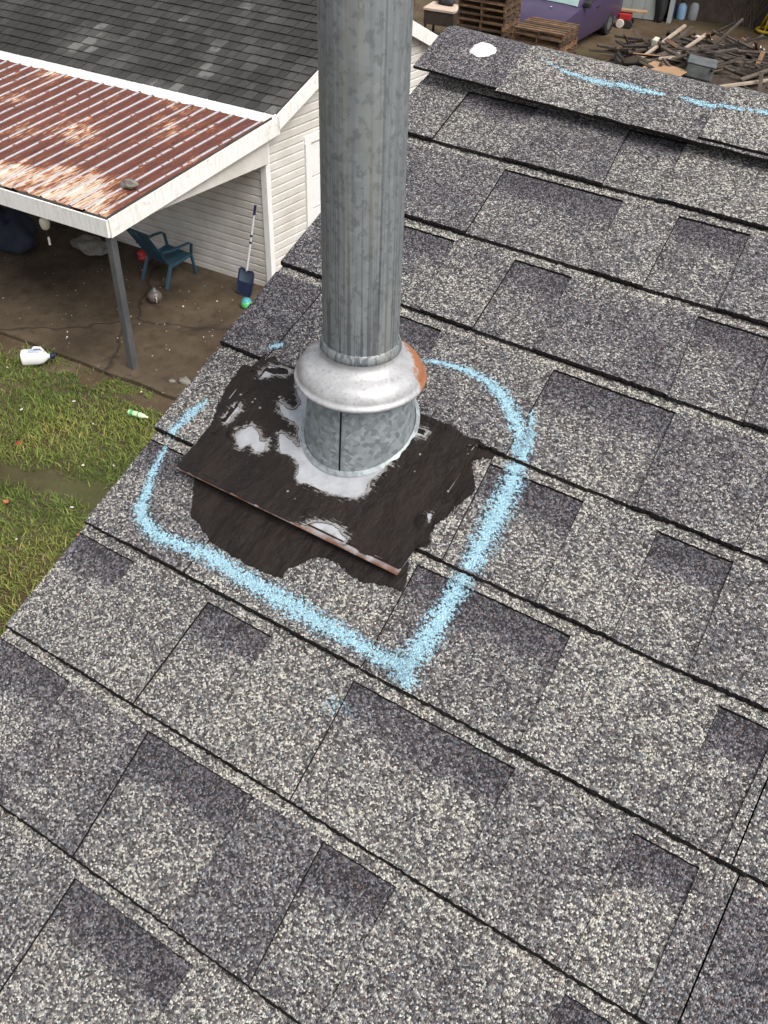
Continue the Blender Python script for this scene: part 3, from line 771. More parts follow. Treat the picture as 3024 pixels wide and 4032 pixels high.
def board(p0, p1, out, z, h, tp=.014):
    """one lap of siding from p0 to p1 (ground points), lower edge standing proud; ends may sit at different heights"""
    a = Acc(); o_ = Vector(out)
    pr = [(-.006, 0), (.030, 0), (.030, .66*h), (.026, .74*h), (.004, .82*h), (.002, h), (-.006, h)]
    vs = [p_+o_*d+Vector((0, 0, z+zz)) for p_ in (p0, p1) for d, zz in pr]; m = len(pr)
    a.add(vs, [(i, m+i, m+(i+1) % m, (i+1) % m) for i in range(m)]+[tuple(range(m)), tuple(range(2*m-1, m-1, -1))]); return a
outG = EY.cross(Vector((0, 0, 1))); outB = -EX.cross(Vector((0, 0, 1)))*-1
if outG.dot(EX) < 0: outG = -outG
outB = Vector((EX.y, -EX.x, 0))
DB0, DB1 = 3.62, 6.6                               # door opening on the gable wall
z = .04; r_i = 0
while z < 3.55:
    # gable wall: left of the door, above it, right of it
    lim = []
    def span_at(zz):
        lo = WB+.03; hi = 7.55
        if zz > roofz(lo)-.2: lo = EB+(zz+.2-EZ)*(PB-EB)/(PZ2-EZ)
        hi = min(hi, PB+(PZ2-.2-zz)*(FB-PB)/(PZ2-FZ))
        return lo, hi
    lo, hi = span_at(z+ROW)
    if hi-lo > .15:
        parts_ = [(lo, hi)] if z > 2.02 else [(lo, DB0-.01), (DB1+.13, hi)]
        for l_, h_ in parts_:
            if h_-l_ > .05: child(board(bw(WA-.03, l_, 0), bw(WA-.03, h_, 0), outG, z, ROW+.006), 'siding_board', M_SIDING, nh)
    if z < 2.45: child(board(bw(AL, WB+.015, 0), bw(WA-.03, WB+.015, 0), outB, z, ROW+.006), 'siding_board', M_SIDING, nh)
    z += ROW; r_i += 1
a = Acc(); bbox_(a, WA-.09, WA+.012, WB-.035, WB+.055, 0, 2.5); child(a, 'corner_trim', M_WHITE, nh, bevel=.006)
# door: trims and panels
for (b0, b1, z0, z1) in ((DB0, DB0+.12, 0, 2.02), (DB1, DB1+.12, 0, 2.02), (DB0-.02, DB1+.14, 2.02, 2.14)):
    a = Acc(); bbox_(a, WA-.03, WA+.02, b0, b1, z0, z1); child(a, 'door_trim', M_WHITE, nh, bevel=.005)
a = Acc(); bbox_(a, WA-.045, WA-.018, DB0+.12, DB1, 0, 2.02); door = child(a, 'garage_door', M_SIDING, nh)
for i in range(4):
    a = Acc(); bbox_(a, WA-.018, WA-.004, DB0+.14, DB1-.02, .04+i*.49, .51+i*.49); o = a.build('door_panel', M_WHITE, None, bevel=.008); o.parent = door
# main roof: deck, rake boards, eave fascia, individual tabs
sl = math.atan2(PZ2-EZ, PB-EB); LEN = math.hypot(PB-EB, PZ2-EZ)
def rp(a_, d, h):        # point d metres up the near slope, h above it
    return bw(a_, EB+d*math.cos(sl)-h*math.sin(sl), EZ+d*math.sin(sl)+h*math.cos(sl))
a = Acc(); a.add([rp(a_, d, h) for h in (-.05, -.012) for a_, d in ((AL, -.02), (0, -.02), (0, LEN), (AL, LEN))], [(3, 2, 1, 0), (4, 5, 6, 7), (0, 1, 5, 4), (1, 2, 6, 5), (2, 3, 7, 6), (3, 0, 4, 7)])
rdeck = child(a, 'roof_deck', M_DARKWOOD, nh)
a = Acc(); q = [bw(AL, PB, PZ2-.012), bw(0, PB, PZ2-.012), bw(0, FB, FZ-.012), bw(AL, FB, FZ-.012)]; a.add(q+[p_-Vector((0, 0, .05)) for p_ in q], [(0, 1, 2, 3), (7, 6, 5, 4), (0, 4, 5, 1), (1, 5, 6, 2), (2, 6, 7, 3), (3, 7, 4, 0)])
child(a, 'rear_roof', M_DROOF, nh)
def strip_(b0, z0, b1, z1, h, a0, a1):
    a = Acc(); vs = [bw(a_, b, zz) for a_ in (a0, a1) for b, zz in ((b0, z0), (b1, z1), (b1, z1-h), (b0, z0-h))]
    a.add(vs, [(0, 1, 2, 3), (7, 6, 5, 4), (0, 4, 5, 1), (1, 5, 6, 2), (2, 6, 7, 3), (3, 7, 4, 0)]); return a
child(strip_(EB-.02, EZ-.012, PB, PZ2-.006, .21, .002, .03), 'rake_board', M_FASCIA, nh)
child(strip_(PB, PZ2-.006, FB, FZ-.01, .21, .002, .03), 'rake_board', M_FASCIA, nh)
# white eave flashing between shingles and sheet metal, in lapped lengths
x = 0.0; i = 0
while x > AL:
    x1 = max(AL, x-1.15); a = Acc(); dz = .004*(i % 2)
    vs = [bw(p_, b, zz+dz) for p_ in (x1, x) for b, zz in ((EB-.005, EZ+.004), (EB-.14, EZ-.098), (EB-.14, EZ-.105), (EB-.005, EZ-.004))]
    a.add(vs, [(0, 4, 5, 1), (1, 5, 6, 2), (2, 6, 7, 3), (3, 7, 4, 0), (0, 1, 2, 3), (7, 6, 5, 4)]); child(a, 'eave_flashing', M_WHITE, nh); x = x1+.03; i += 1
    if x1 <= AL: break
# tabs of the dark roof: shared meshes, the 300 that show largest as objects, the rest joined
CR = .165; rr_ = random.Random(5); widths = [.13, .16, .18, .20, .24]; tmesh = {}
def tab_acc(wd, dark):
    a = Acc(); e = .013; vs = []
    for a_, d in ((0, 0), (wd-e, 0), (wd-e, CR+.02), (0, CR+.02)):
        vs.append((a_, d))
    P = lambda a_, d, h: EX*a_+EY*(d*math.cos(sl)-h*math.sin(sl))+Vector((0, 0, d*math.sin(sl)+h*math.cos(sl)))
    q = [P(0, 0, .018+dark), P(wd-e, 0, .018+dark), P(wd-e, CR+.02, .001), P(0, CR+.02, .001), P(0, .001, -.001), P(wd-e, .001, -.001), P(wd-e, CR+.02, -.004), P(0, CR+.02, -.004)]
    a.add(q, [(0, 1, 2, 3), (0, 4, 5, 1), (1, 5, 6, 2), (3, 7, 4, 0)], tone=[rr_.random()]*8); return a
for wd in widths:
    for v_ in range(2): tmesh[(wd, v_)] = tab_acc(wd, .005*v_).mesh('roof_tab', [M_DROOF])
tabs = []
nc = int(LEN/CR)+1
for c_ in range(nc):
    a_ = -.01; d = -.02+c_*CR
    while a_ > AL+.3:
        wd = rr_.choice(widths); tabs.append((a_-wd, d, wd, rr_.randint(0, 1))); a_ -= wd
camp = Vector((0, 0, CAM_H))
tabs.sort(key=lambda t: ((rp(t[0], t[1], 0)-camp).length)+(0 if True else 0))
rest = Acc()
for i, (a_, d, wd, v_) in enumerate(tabs):
    p_ = rp(a_, d, 0)
    if i < 300:
        o = inst(tmesh[(wd, v_)], 'roof_tab', rdeck); o.location = p_
    else:
        s_ = tab_acc(wd, .005*v_); rest.add([Vector(q)+p_ for q in s_.v], s_.f[:4], tone=[rr_.random()*2-.5]*8)
o = rest.build('roof_tabs', M_DROOF); o.parent = rdeck; tag(o, kind='stuff')

# ---- porch
po = empty('porch', tuple(bw(0, 0, 0))); tag(po, 'open porch with rusty corrugated roof and white fascia', 'porch')
ps = math.atan2(.35, 2.84); PL = math.hypot(2.84, .35)
def pp_(a_, d, h): return bw(a_, -.03+d*math.cos(ps)-h*math.sin(ps), 2.2+d*math.sin(ps)+h*math.cos(ps))
RIB = .232; x = -.012; i = 0
while x > AL+.2:
    w_ = RIB*3; x0 = x-w_; a = Acc(); prof = []
    for k in range(3):
        b_ = x0+k*RIB
        prof += [(b_, 0, 0), (b_+.072, 0, 0), (b_+.082, .004, .2), (b_+.095, .022, 1), (b_+.119, .022, 1), (b_+.132, .004, .2), (b_+.142, 0, 0)]
    prof.append((x+.004, 0, 0)); rows = 10; V = []; UV = []; T = []
    for j in range(rows+1):
        d = PL*j/rows
        for (u, h, t) in prof: V.append(pp_(u, d, h+.003*(i % 2)+.004*mnoise.noise(Vector((u*3, d*2, 0))))); UV.append((u, d)); T.append(t)
    W = len(prof); a.add(V, [(j*W+q, j*W+q+1, (j+1)*W+q+1, (j+1)*W+q) for j in range(rows) for q in range(W-1)], uv=UV, tone=T)
    o = child(a, 'roof_sheet', M_RUST, po); sm = o.modifiers.new('solid', 'SOLIDIFY'); sm.thickness = .002; sm.offset = -1
    x = x0; i += 1
def slab_(b0, z0, b1, z1, h, a0, a1): return strip_(b0, z0, b1, z1, h, a0, a1)
child(slab_(-.05, 2.188, EB+.02, EZ-.02, .235, .002, .03), 'rake_fascia', M_FASCIA, po)
child(slab_(-.045, 2.218, EB-.1, EZ-.01, .022, -.006, .012), 'drip_edge', M_DARKWOOD, po)
a = Acc(); bbox_(a, AL, .002, -.075, -.05, 1.955, 2.175); child(a, 'front_fascia', M_FASCIA, po)
a = Acc(); vs = [bw(a_, b, zz) for a_ in (-.115, -.055) for b, zz in ((.05, 2.0), (2.80, 2.0), (2.80, 2.52), (.05, 2.17))]; a.add(vs, [(0, 1, 2, 3), (7, 6, 5, 4), (0, 4, 5, 1), (1, 5, 6, 2), (2, 6, 7, 3), (3, 7, 4, 0)]); child(a, 'end_header', M_SIDING, po)
for k in range(8):
    a = Acc(); vs = [bw(-.6-k*1.1+da, b, zz) for da in (-.02, .02) for b, zz in ((-.04, 2.06), (2.80, 2.41), (2.80, 2.52), (-.04, 2.17))]
    a.add(vs, [(0, 1, 2, 3), (7, 6, 5, 4), (0, 4, 5, 1), (1, 5, 6, 2), (2, 6, 7, 3), (3, 7, 4, 0)]); child(a, 'rafter', M_DARKWOOD, po)
a = Acc(); bbox_(a, -.095, -.005, -.045, .045, 0, 1.96); child(a, 'post', M_POST, po, bevel=.008)
a = Acc(); bbox_(a, -3.4, -3.31, -.045, .045, 0, 1.96); child(a, 'post', M_POST, po, bevel=.008)
# concrete slab under the porch
a = Acc(); edge = []; 
for i in range(61):
    q = AL+(9.9)*i/60; edge.append((q, -.25+.03*mnoise.noise(Vector((q*2, 0, 0)))))
top = [bw(q, b, .055) for q, b in edge]+[bw(.9, 2.82, .055), bw(AL, 2.82, .055)]
m = len(top); a.add(top+[q-Vector((0, 0, .2)) for q in top], [tuple(range(m))]+[(i, m+i, m+(i+1) % m, (i+1) % m) for i in range(m)])
o = a.build('porch_slab', M_SLAB); tag(o, kind='structure')
GZ = .055

# ------------------------------------------------------------------ things about the porch
def place(o, a_, b_, z=GZ, rz=0): o.location = bw(a_, b_, z); o.rotation_euler = (0, 0, rz+BA)
# plastic armchair with slatted back
ch = empty('garden_chair'); tag(ch, 'blue plastic garden armchair under the porch', 'chair')
def curve_bar(acc, pts, w_, t_):
    for i in range(len(pts)-1): acc.bar(pts[i], pts[i+1], w_, t_)
def seat_mesh():
    a = Acc(); n = 8; V = []
    for i in range(n+1):
        f = i/n; y = -.25+.50*f; z = .36-.05*math.sin(f*2.2)+.05*(f-.1)**2
        for s_ in (-1, 1): V.append((s_*(.235+.02*f), y, z))
    V += [(x, y, z-.025) for x, y, z in V]; m = 2*(n+1)
    F = [(2*i, 2*i+1, 2*i+3, 2*i+2) for i in range(n)]+[(m+2*i+2, m+2*i+3, m+2*i+1, m+2*i) for i in range(n)]+[(2*i, 2*i+2, m+2*i+2, m+2*i) for i in range(n)]+[(2*i+3, 2*i+1, m+2*i+1, m+2*i+3) for i in range(n)]+[(0, m, m+1, 1), (2*n+1, m+2*n+1, m+2*n, 2*n)]
    return a.add(V, F)
seat_mesh().build('seat', M_BLUE, ch, smooth=True)
for i in range(6):
    x = -.20+i*.08; a = Acc(); a.bar((x*.92, -.235, .33), (x, -.42, .62), .062, .014, up=(0, 1, 0)); a.bar((x, -.42, .62), (x*1.08, -.60, .92-.012*abs(i-2.5)), .064, .014, up=(0, 1, 0)); a.build('back_slat', M_BLUE, ch, bevel=.004)
a = Acc(); a.bar((-.25, -.585, .905), (.25, -.585, .905), .03, .035); a.build('back_rail', M_BLUE, ch, bevel=.006)
a = Acc(); a.bar((-.24, -.385, .58), (.24, -.385, .58), .02, .03); a.build('back_rail', M_BLUE, ch, bevel=.006)
for s_ in (-1, 1):
    a = Acc(); curve_bar(a, [(s_*.27, -.40, .60), (s_*.30, -.25, .585), (s_*.31, .02, .575), (s_*.305, .20, .56), (s_*.30, .25, .52)], .062, .02); a.build('armrest', M_BLUE, ch, bevel=.006)
    a = Acc(); a.bar((s_*.30, .245, .53), (s_*.265, .25, .34), .05, .03, up=(0, 1, 0)); a.bar((s_*.265, .25, .34), (s_*.285, .30, 0), .045, .04, up=(0, 1, 0)); a.build('leg', M_BLUE, ch, bevel=.006)
    a = Acc(); a.bar((s_*.25, -.22, .34), (s_*.27, -.40, 0), .05, .045, up=(0, 1, 0)); a.build('leg', M_BLUE, ch, bevel=.006)
    a = Acc(); a.bar((s_*.25, -.24, .30), (s_*.26, .25, .34), .03, .05); a.build('side_rail', M_BLUE, ch, bevel=.006)
place(ch, -1.60, 2.33, GZ, R(-6)); ch.scale = (.95, .9, 1.)

# leaf skimmer leaning on the wall
sk = empty('pool_skimmer'); tag(sk, 'pool skimmer net with white pole leaning on the siding', 'pool net')
a = Acc(); a.tube([(0, 0, .38), (0, 0, 1.24)], .016, 10); pol = a.build('pole', M_SILVER, sk, smooth=True)
a = Acc(); a.tube([(0, 0, 1.22), (0, 0, 1.36)], .020, 10); a.build('grip', M_NAVY, sk, smooth=True)
for z_ in (.80, .90):
    a = Acc(); a.tube([(0, 0, z_), (0, 0, z_+.03)], .021, 10); a.build('clamp', M_NAVY, pol, smooth=True)
fr = [(-.105, 0, .40), (-.125, 0, .38), (-.130, 0, .22), (-.12, 0, .05), (-.095, 0, .015), (0, 0, 0), (.095, 0, .015), (.12, 0, .05), (.130, 0, .22), (.125, 0, .38), (.105, 0, .40), (0, 0, .385), (-.105, 0, .40)]
a = Acc(); a.tube(fr, .013, 8); a.build('net_frame', M_NAVY, sk, smooth=True)
a = Acc(); V = []; 
for j in range(9):
    f = j/8; hw_ = .095+.03*math.sin(f*2.2)
    for i in range(7): t = i/6; V.append(((t*2-1)*hw_, .05*math.sin(math.pi*t)*math.sin(math.pi*(.15+.8*f)), .02+.37*f))
a.add(V, [(j*7+i, j*7+i+1, (j+1)*7+i+1, (j+1)*7+i) for j in range(8) for i in range(6)], 0)
for k in range(12, 48): pass
nb = a.build('net_bag', [M_NET], sk, smooth='all'); a = Acc(); a.box((-.115, -.004, .03), (.115, .004, .20)); a.build('net_blade', M_NAVY, sk, bevel=.003)
sk.location = bw(-.30, 2.40, GZ+.01); sk.rotation_euler = (R(-13), R(4.5), BA)

# round brown pot
pt = empty('clay_pot'); tag(pt, 'small round brown pot on the stained slab', 'pot')
a = Acc(); a.lathe([(.05, 0), (.085, .03), (.105, .08), (.10, .13), (.07, .17), (.05, .18), (.047, .176)], 24, cap=True); a.build('body', M_BROWNPOT, pt, smooth='all')
a = Acc(); a.lathe([(.055, .178), (.05, .195), (.02, .21), (.02, .23), (.0, .235)], 20); a.build('lid', M_GREYBOX, pt, smooth='all')
a = Acc(); a.tube([(.09, 0, .13), (.145, 0, .135), (.15, 0, .07), (.10, 0, .05)], .011, 8); a.build('handle', M_PAPER, pt, smooth='all')
place(pt, -1.17, 1.56, GZ, R(-40))
# green and teal watering toy by the slab edge
gb = empty('toy_watering_can'); tag(gb, 'small green and teal plastic toy near the siding', 'toy')
a = Acc(); a.lathe([(.0, 0), (.07, .005), (.085, .05), (.07, .11), (.0, .125)], 20); a.build('body', M_GREEN, gb, smooth='all')
a = Acc(); a.lathe([(.075, .085), (.062, .13), (.03, .15), (.0, .152)], 20); a.build('lid', M_TEAL, gb, smooth='all')
place(gb, -.02, 2.14, GZ)
# red cloth heap at the back wall
def heap(name, label, cat, mt, rx, ry, rz_, seed, sub=3):
    bm = bmesh.new(); bmesh.ops.create_icosphere(bm, subdivisions=sub, radius=1)
    for v in bm.verts:
        d = 1+.45*mnoise.noise(v.co*1.7+Vector((seed, 0, 0)))+.2*mnoise.noise(v.co*4.5+Vector((0, seed, 0))); v.co = Vector((v.co.x*rx*d, v.co.y*ry*d, max(0., (v.co.z*.9+.55)*rz_*d)))
    me = bpy.data.meshes.new(name); bm.to_mesh(me); bm.free(); me.materials.append(mt); me.polygons.foreach_set('use_smooth', [True]*len(me.polygons))
    o = bpy.data.objects.new(name, me); COL.objects.link(o); tag(o, label, cat); return o
o = heap('red_cloth', 'crumpled red cloth lying at the foot of the siding', 'cloth', M_RED, .14, .09, .09, 3); place(o, -2.35, 2.55, GZ)
o = heap('dark_bag', 'dark blue bag heaped under the porch roof', 'bag', basic('dark_bag_cloth', (.012, .016, .032), (.02, .024, .04), 6, .8), .38, .30, .42, 8); place(o, -4.15, 1.75, GZ)
o = heap('grey_rubble', 'grey rubble heap at the back of the porch', 'rubble', M_STONE, .35, .2, .12, 5); place(o, -3.2, 2.35, GZ)
# rock on the sheet roof
o = heap('loose_stone', 'flat grey stone lying on the rusty roof', 'stone', M_STONE, .115, .07, .075, 14, 2); o.data.polygons.foreach_set('use_smooth', [False]*len(o.data.polygons)); o.location = pp_(-.285, .66, .022); o.rotation_euler = (ps, 0, R(25))
# hanging bell float
wc = empty('hanging_bell', tuple(bw(-1.30, .12, 2.06))); tag(wc, 'cream bell with a pull cord hanging under the porch fascia', 'bell')
a = Acc(); a.tube([(0, 0, 0), (0, 0, -.26)], .006, 6); a.build('cord', M_CREAM, wc)
a = Acc(); a.lathe([(.0, -.235), (.045, -.24), (.062, -.26), (.065, -.31), (.05, -.37), (.03, -.385), (.0, -.387)], 20); a.build('bell_body', M_CREAM, wc, smooth='all')
a = Acc(); a.tube([(0, 0, -.38), (.01, 0, -.50)], .004, 6); a.build('pull_cord', M_BLACK, wc)
a = Acc(); a.box((.000, -.012, -.60), (.022, .012, -.49)); a.build('pull_tag', M_PAPER, wc, bevel=.004)
# white detergent jug on the grass
jg = empty('plastic_jug'); tag(jg, 'white plastic jug with dark blue cap lying on the grass', 'jug')
def jug_body(L, W_, H):
    a = Acc(); n = 20; V = []; st = [(0, .6), (.015, .88), (.05, 1), (.40, 1), (.58, .98), (.72, .80), (.82, .5), (.86, .30), (1., .28)]
    for f, r_ in st:
        for j in range(n):
            t = 2*math.pi*j/n; cx, sy = math.cos(t), math.sin(t); e = .7
            V.append((L*f, W_*r_*math.copysign(abs(cx)**e, cx), H*(.5+.5*r_*math.copysign(abs(sy)**e, sy))))
    k = len(st); a.add(V, [(i*n+j, i*n+(j+1) % n, (i+1)*n+(j+1) % n, (i+1)*n+j) for i in range(k-1) for j in range(n)]+[tuple(range(n))[::-1], tuple((k-1)*n+j for j in range(n))]); return a
jug_body(.40, .095, .20).build('body', M_JUG, jg, smooth=True)
a = Acc(); MM = Matrix.Translation((.375, 0, .10)) @ Matrix.Rotation(R(90), 4, 'Y'); a.lathe([(.0, 0), (.038, 0), (.04, .01), (.04, .055), (.0, .06)], 18, M=MM); a.build('cap', M_NAVY, jg, smooth=True)
a = Acc(); a.tube([(.15, 0, .195), (.19, 0, .245), (.27, 0, .235), (.31, 0, .17)], .017, 8); a.build('handle', M_JUG, jg, smooth='all')
a = Acc(); a.box((.10, -.055, .1985), (.25, .045, .2005)); a.build('label_print', M_NAVY if False else basic('label_ink', (.70, .72, .78), (.20, .25, .45), 45, .5), jg)
a = Acc(); a.box((.0, -.05, -.005), (.10, -.01, .02)); a.build('red_sticker', M_RED, jg)
jg.location = (-9.83, 6.60, .03); jg.rotation_euler = (0, 0, R(42))
# green drink bottle
bt = empty('drink_bottle'); tag(bt, 'pale green plastic bottle lying in the grass', 'bottle')
MM = Matrix.Rotation(R(90), 4, 'Y')
a = Acc(); a.lathe([(.0, 0), (.03, .0), (.036, .01), (.036, .18), (.030, .22), (.014, .26), (.013, .285), (.0, .286)], 18, M=MM); a.build('body', M_LGREEN, bt, smooth='all')
a = Acc(); a.lathe([(.0365, .03), (.0365, .075)], 18, M=MM); a.build('label_band', M_GREEN, bt)
a = Acc(); a.lathe([(.0365, .14), (.0365, .16)], 18, M=MM); a.build('label_stripe', M_GREEN, bt)
a = Acc(); a.lathe([(.0, -.001), (.031, -.002), (.033, .022), (.0366, .024)], 18, M=MM); a.build('base_cup', M_GREEN, bt, smooth='all')
bt.location = (-7.84, 6.56, .085); bt.rotation_euler = (0, 0, R(10))

# scraps of litter
def scrap(x, y, mt, sz, label, group=None, z=.05):
    a = Acc(); r_ = random.Random(int(x*1000)); n = r_.randint(5, 7); V = [(math.cos(6.283*j/n)*sz*r_.uniform(.6, 1.1), math.sin(6.283*j/n)*sz*r_.uniform(.35, .8), r_.uniform(0, .35)*sz) for j in range(n)]
    a.add(V+[(p[0]*.96, p[1]*.96, p[2]-.006) for p in V], [tuple(range(n)), tuple(range(2*n-1, n-1, -1))]+[(j, n+j, n+(j+1) % n, (j+1) % n) for j in range(n)])
    o = a.build('litter_scrap', mt); o.location = (x, y, z); o.rotation_euler = (R(r_.uniform(-12, 12)), R(r_.uniform(-12, 12)), r_.uniform(0, 6)); tag(o, label, 'litter', group)
scrap(-8.51, 5.36, M_RED, .055, 'red scrap of plastic in the grass')
scrap(-7.78, 4.55, M_ORANGE, .045, 'orange scrap of plastic in the grass')
scrap(-6.70, 4.62, M_ORANGE, .035, 'small orange wrapper near the roof edge', z=.06)
for (x, y) in ((-10.6, 6.75), (-10.25, 6.35), (-8.6, 6.35), (-8.05, 6.15), (-9.0, 5.85), (-7.55, 5.5), (-9.9, 6.4), (-10.0, 6.33), (-7.25, 5.7), (-7.1, 4.9), (-7.2, 4.2), (-7.6, 4.1), (-8.05, 7.0)):
    scrap(x, y, M_PAPER, random.uniform(.018, .035), 'tiny pale scrap of litter lying on the lawn', 'pale litter scraps on the lawn', .06)
rs_ = random.Random(4)
for i in range(34):
    a_, b_ = rs_.uniform(-3.2, .7), rs_.uniform(-.1, 2.3); p_ = bw(a_, b_, 0)
    scrap(p_.x, p_.y, M_PAPER if i % 4 else M_STONE, rs_.uniform(.010, .022), 'tiny pale chip of litter on the stained slab', 'pale chips on the porch slab', GZ+.006)
for (x, y, s_) in ((-7.75, 7.50, .10), (-7.55, 7.42, .07), (-7.9, 7.42, .06)):
    o = heap('concrete_chunk', 'broken concrete chunk at the slab corner', 'rubble', M_PAPER if s_ == .07 else M_STONE, s_, s_*.7, s_*.5, x*3, 2); o['group'] = 'broken concrete at the slab corner'; o.location = (x, y, .03)

# ------------------------------------------------------------------ lawn
def lawn():
    rg = np.random.default_rng(5); V = []; F = []; T = []
    NB = 125000; X = rg.uniform(-12.5, -3.0, NB); Y = rg.uniform(1.2, 7.6, NB)
    for x, y in zip(X, Y):
        # keep to the yard in front of the slab
        rel = Vector((x, y, 0))-BO; det = EX.x*EY.y-EX.y*EY.x; b_ = (EX.x*rel.y-EX.y*rel.x)/det; a_ = (rel.x*EY.y-rel.y*EY.x)/det
        if b_ > -.27 and a_ < .88: continue
        dn = fbm(x, y, .75, 3)+.30-(.5 if b_ > -.62 and fbm(x, y, 1.6) < .12 else 0)
        # worn muddy strip below the bottle
        dn -= .55*math.exp(-((y-.32*(x+8)-4.95)/.28)**2)
        if dn < rg.uniform(-.12, .22): continue
        h = rg.uniform(.035, .09)*(1+.5*fbm(x+9, y, .9)); w_ = rg.uniform(.004, .009); an = rg.uniform(0, 6.283); lx, ly = rg.normal(0, .5, 2)*h
        dx, dy = math.cos(an)*w_, math.sin(an)*w_; b = len(V); z0 = .035*fbm(x, y, .5)-.005
        V += [(x-dx, y-dy, z0), (x+dx, y+dy, z0), (x+dx*.7+lx*.5, y+dy*.7+ly*.5, z0+h*.65), (x-dx*.7+lx*.5, y-dy*.7+ly*.5, z0+h*.65), (x+lx*1.4, y+ly*1.4, z0+h)]
        F += [(b, b+1, b+2, b+3), (b+3, b+2, b+4)]
        t = .38+.55*fbm(x+30, y+5, .6)+rg.normal(0, .16)+(.30 if y < 4.6+.3*fbm(x, y, 1) else 0)*.7
        T += [min(1, max(0, t))]*5
    a = Acc(); a.add(V, F, tone=T); o = a.build('lawn_grass', M_GRASS); tag(o, 'patchy green and yellow lawn grass beside the porch', 'grass', kind='stuff')
lawn()

# ------------------------------------------------------------------ far yard
# pallets
pm_str = Acc().box((-.02, -.5, .022), (.02, .5, .122)).mesh('stringer', [M_PWOOD]); pm_slat = Acc().box((-.6, -.045, 0), (.6, .045, .02)).mesh('slat', [M_PWOOD])
prng = random.Random(2)
def pallet(loc, rz, label, group):
    e = empty('wooden_pallet', loc, (0, 0, rz)); tag(e, label, 'pallet', group)
    for x in (-.57, 0, .57): inst(pm_str, 'stringer', e, Matrix.Translation((x, 0, 0)))
    for i in range(7): inst(pm_slat, 'slat', e, Matrix.Translation((prng.uniform(-.01, .01), -.455+i*.1517+prng.uniform(-.008, .008), .1225)))
    for i in range(4): inst(pm_slat, 'slat', e, Matrix.Translation((0, -.455+i*.303, .0015)))
ORD = ['topmost']+[o_+' from the top' for o_ in 'second third fourth fifth sixth seventh eighth ninth tenth eleventh twelfth thirteenth'.split()]
def stack(x, y, n, rz, label, group):
    for i in range(n): pallet((x+prng.uniform(-.03, .03), y+prng.uniform(-.03, .03), .015+i*.144), R(rz+prng.uniform(-2.5, 2.5)), 'weathered pallet, '+ORD[n-1-i]+' '+label, group)
stack(-9.50, 21.90, 8, 3, 'of the short stack before the purple car', 'pallets in the short stack')
stack(-11.15, 22.15, 13, 5, 'of the tall stack beside the car hood', 'pallets in the tall stack')
stack(-14.35, 22.6, 12, 8, 'of the stack behind the white gable', 'pallets behind the gable')
# work table with pale top
tb = empty('work_table', (-13.0, 23.25, 0), (0, 0, R(8))); tag(tb, 'pale topped work table standing between pallet stacks', 'table')
a = Acc(); a.box((-.42, -.34, .70), (.42, .34, .76)); a.build('table_top', basic('pale_board', (.62, .50, .42), (.52, .40, .3), 4, .7), tb, bevel=.008)
a = Acc(); a.box((-.40, -.32, .38), (.40, .32, .70)); a.build('cabinet', M_DARKWOOD, tb)
for sx in (-1, 1):
    for sy in (-1, 1): a = Acc(); a.box((sx*.36-.025, sy*.29-.025, 0), (sx*.36+.025, sy*.29+.025, .38)); a.build('leg', M_DARKWOOD, tb)
o = heap('dark_sack', 'dark sack lying on the pale work table', 'sack', M_BLACK, .25, .18, .14, 21); o.location = (-13.05, 23.45, .765)
# hatchback
car = empty('purple_car', (-10.48, 25.2, 0)); tag(car, 'purple hatchback car parked behind the pallets', 'car')
# stations along y (front = -2.15): y, half width, hood/belt height, roof height, roof half width
STN = [(-2.12, .60, .66, .66, .55), (-2.05, .70, .74, .74, .66), (-1.7, .78, .90, .90, .72), (-1.2, .80, .98, .98, .74), (-.92, .81, 1.02, 1.03, .72), (-.25, .81, 1.03, 1.48, .56), (.6, .81, 1.04, 1.53, .56), (1.6, .80, 1.05, 1.49, .55), (2.0, .77, 1.02, 1.10, .66), (2.12, .70, .70, .72, .64)]
V = []
for y, hw_, zb, zt, ht in STN: V += [(-hw_*.92, y, .24), (-hw_, y, .45), (-hw_, y, (.45+zb)/2+.06), (-hw_*.97, y, zb), (-ht, y, zt), (-ht*.5, y, zt+.03), (ht*.5, y, zt+.03), (ht, y, zt), (hw_*.97, y, zb), (hw_, y, (.45+zb)/2+.06), (hw_, y, .45), (hw_*.92, y, .24)]
n = 12; a = Acc(); a.add(V, [(i*n+j, (i+1)*n+j, (i+1)*n+(j+1) % n, i*n+(j+1) % n) for i in range(len(STN)-1) for j in range(n)]+[tuple(range(n)), tuple((len(STN)-1)*n+j for j in range(n-1, -1, -1))])
body = a.build('body', M_PURPLE, car, smooth=True)
a = Acc(); a.add([(-.68, -.93, 1.055), (.68, -.93, 1.055), (.52, -.28, 1.48), (-.52, -.28, 1.48), (-.3, -.93, 1.075), (.3, -.93, 1.075), (.25, -.28, 1.51), (-.25, -.28, 1.51)], [(0, 4, 7, 3), (4, 5, 6, 7), (5, 1, 2, 6)]); a.build('windshield', M_GLASS, car, smooth='all')
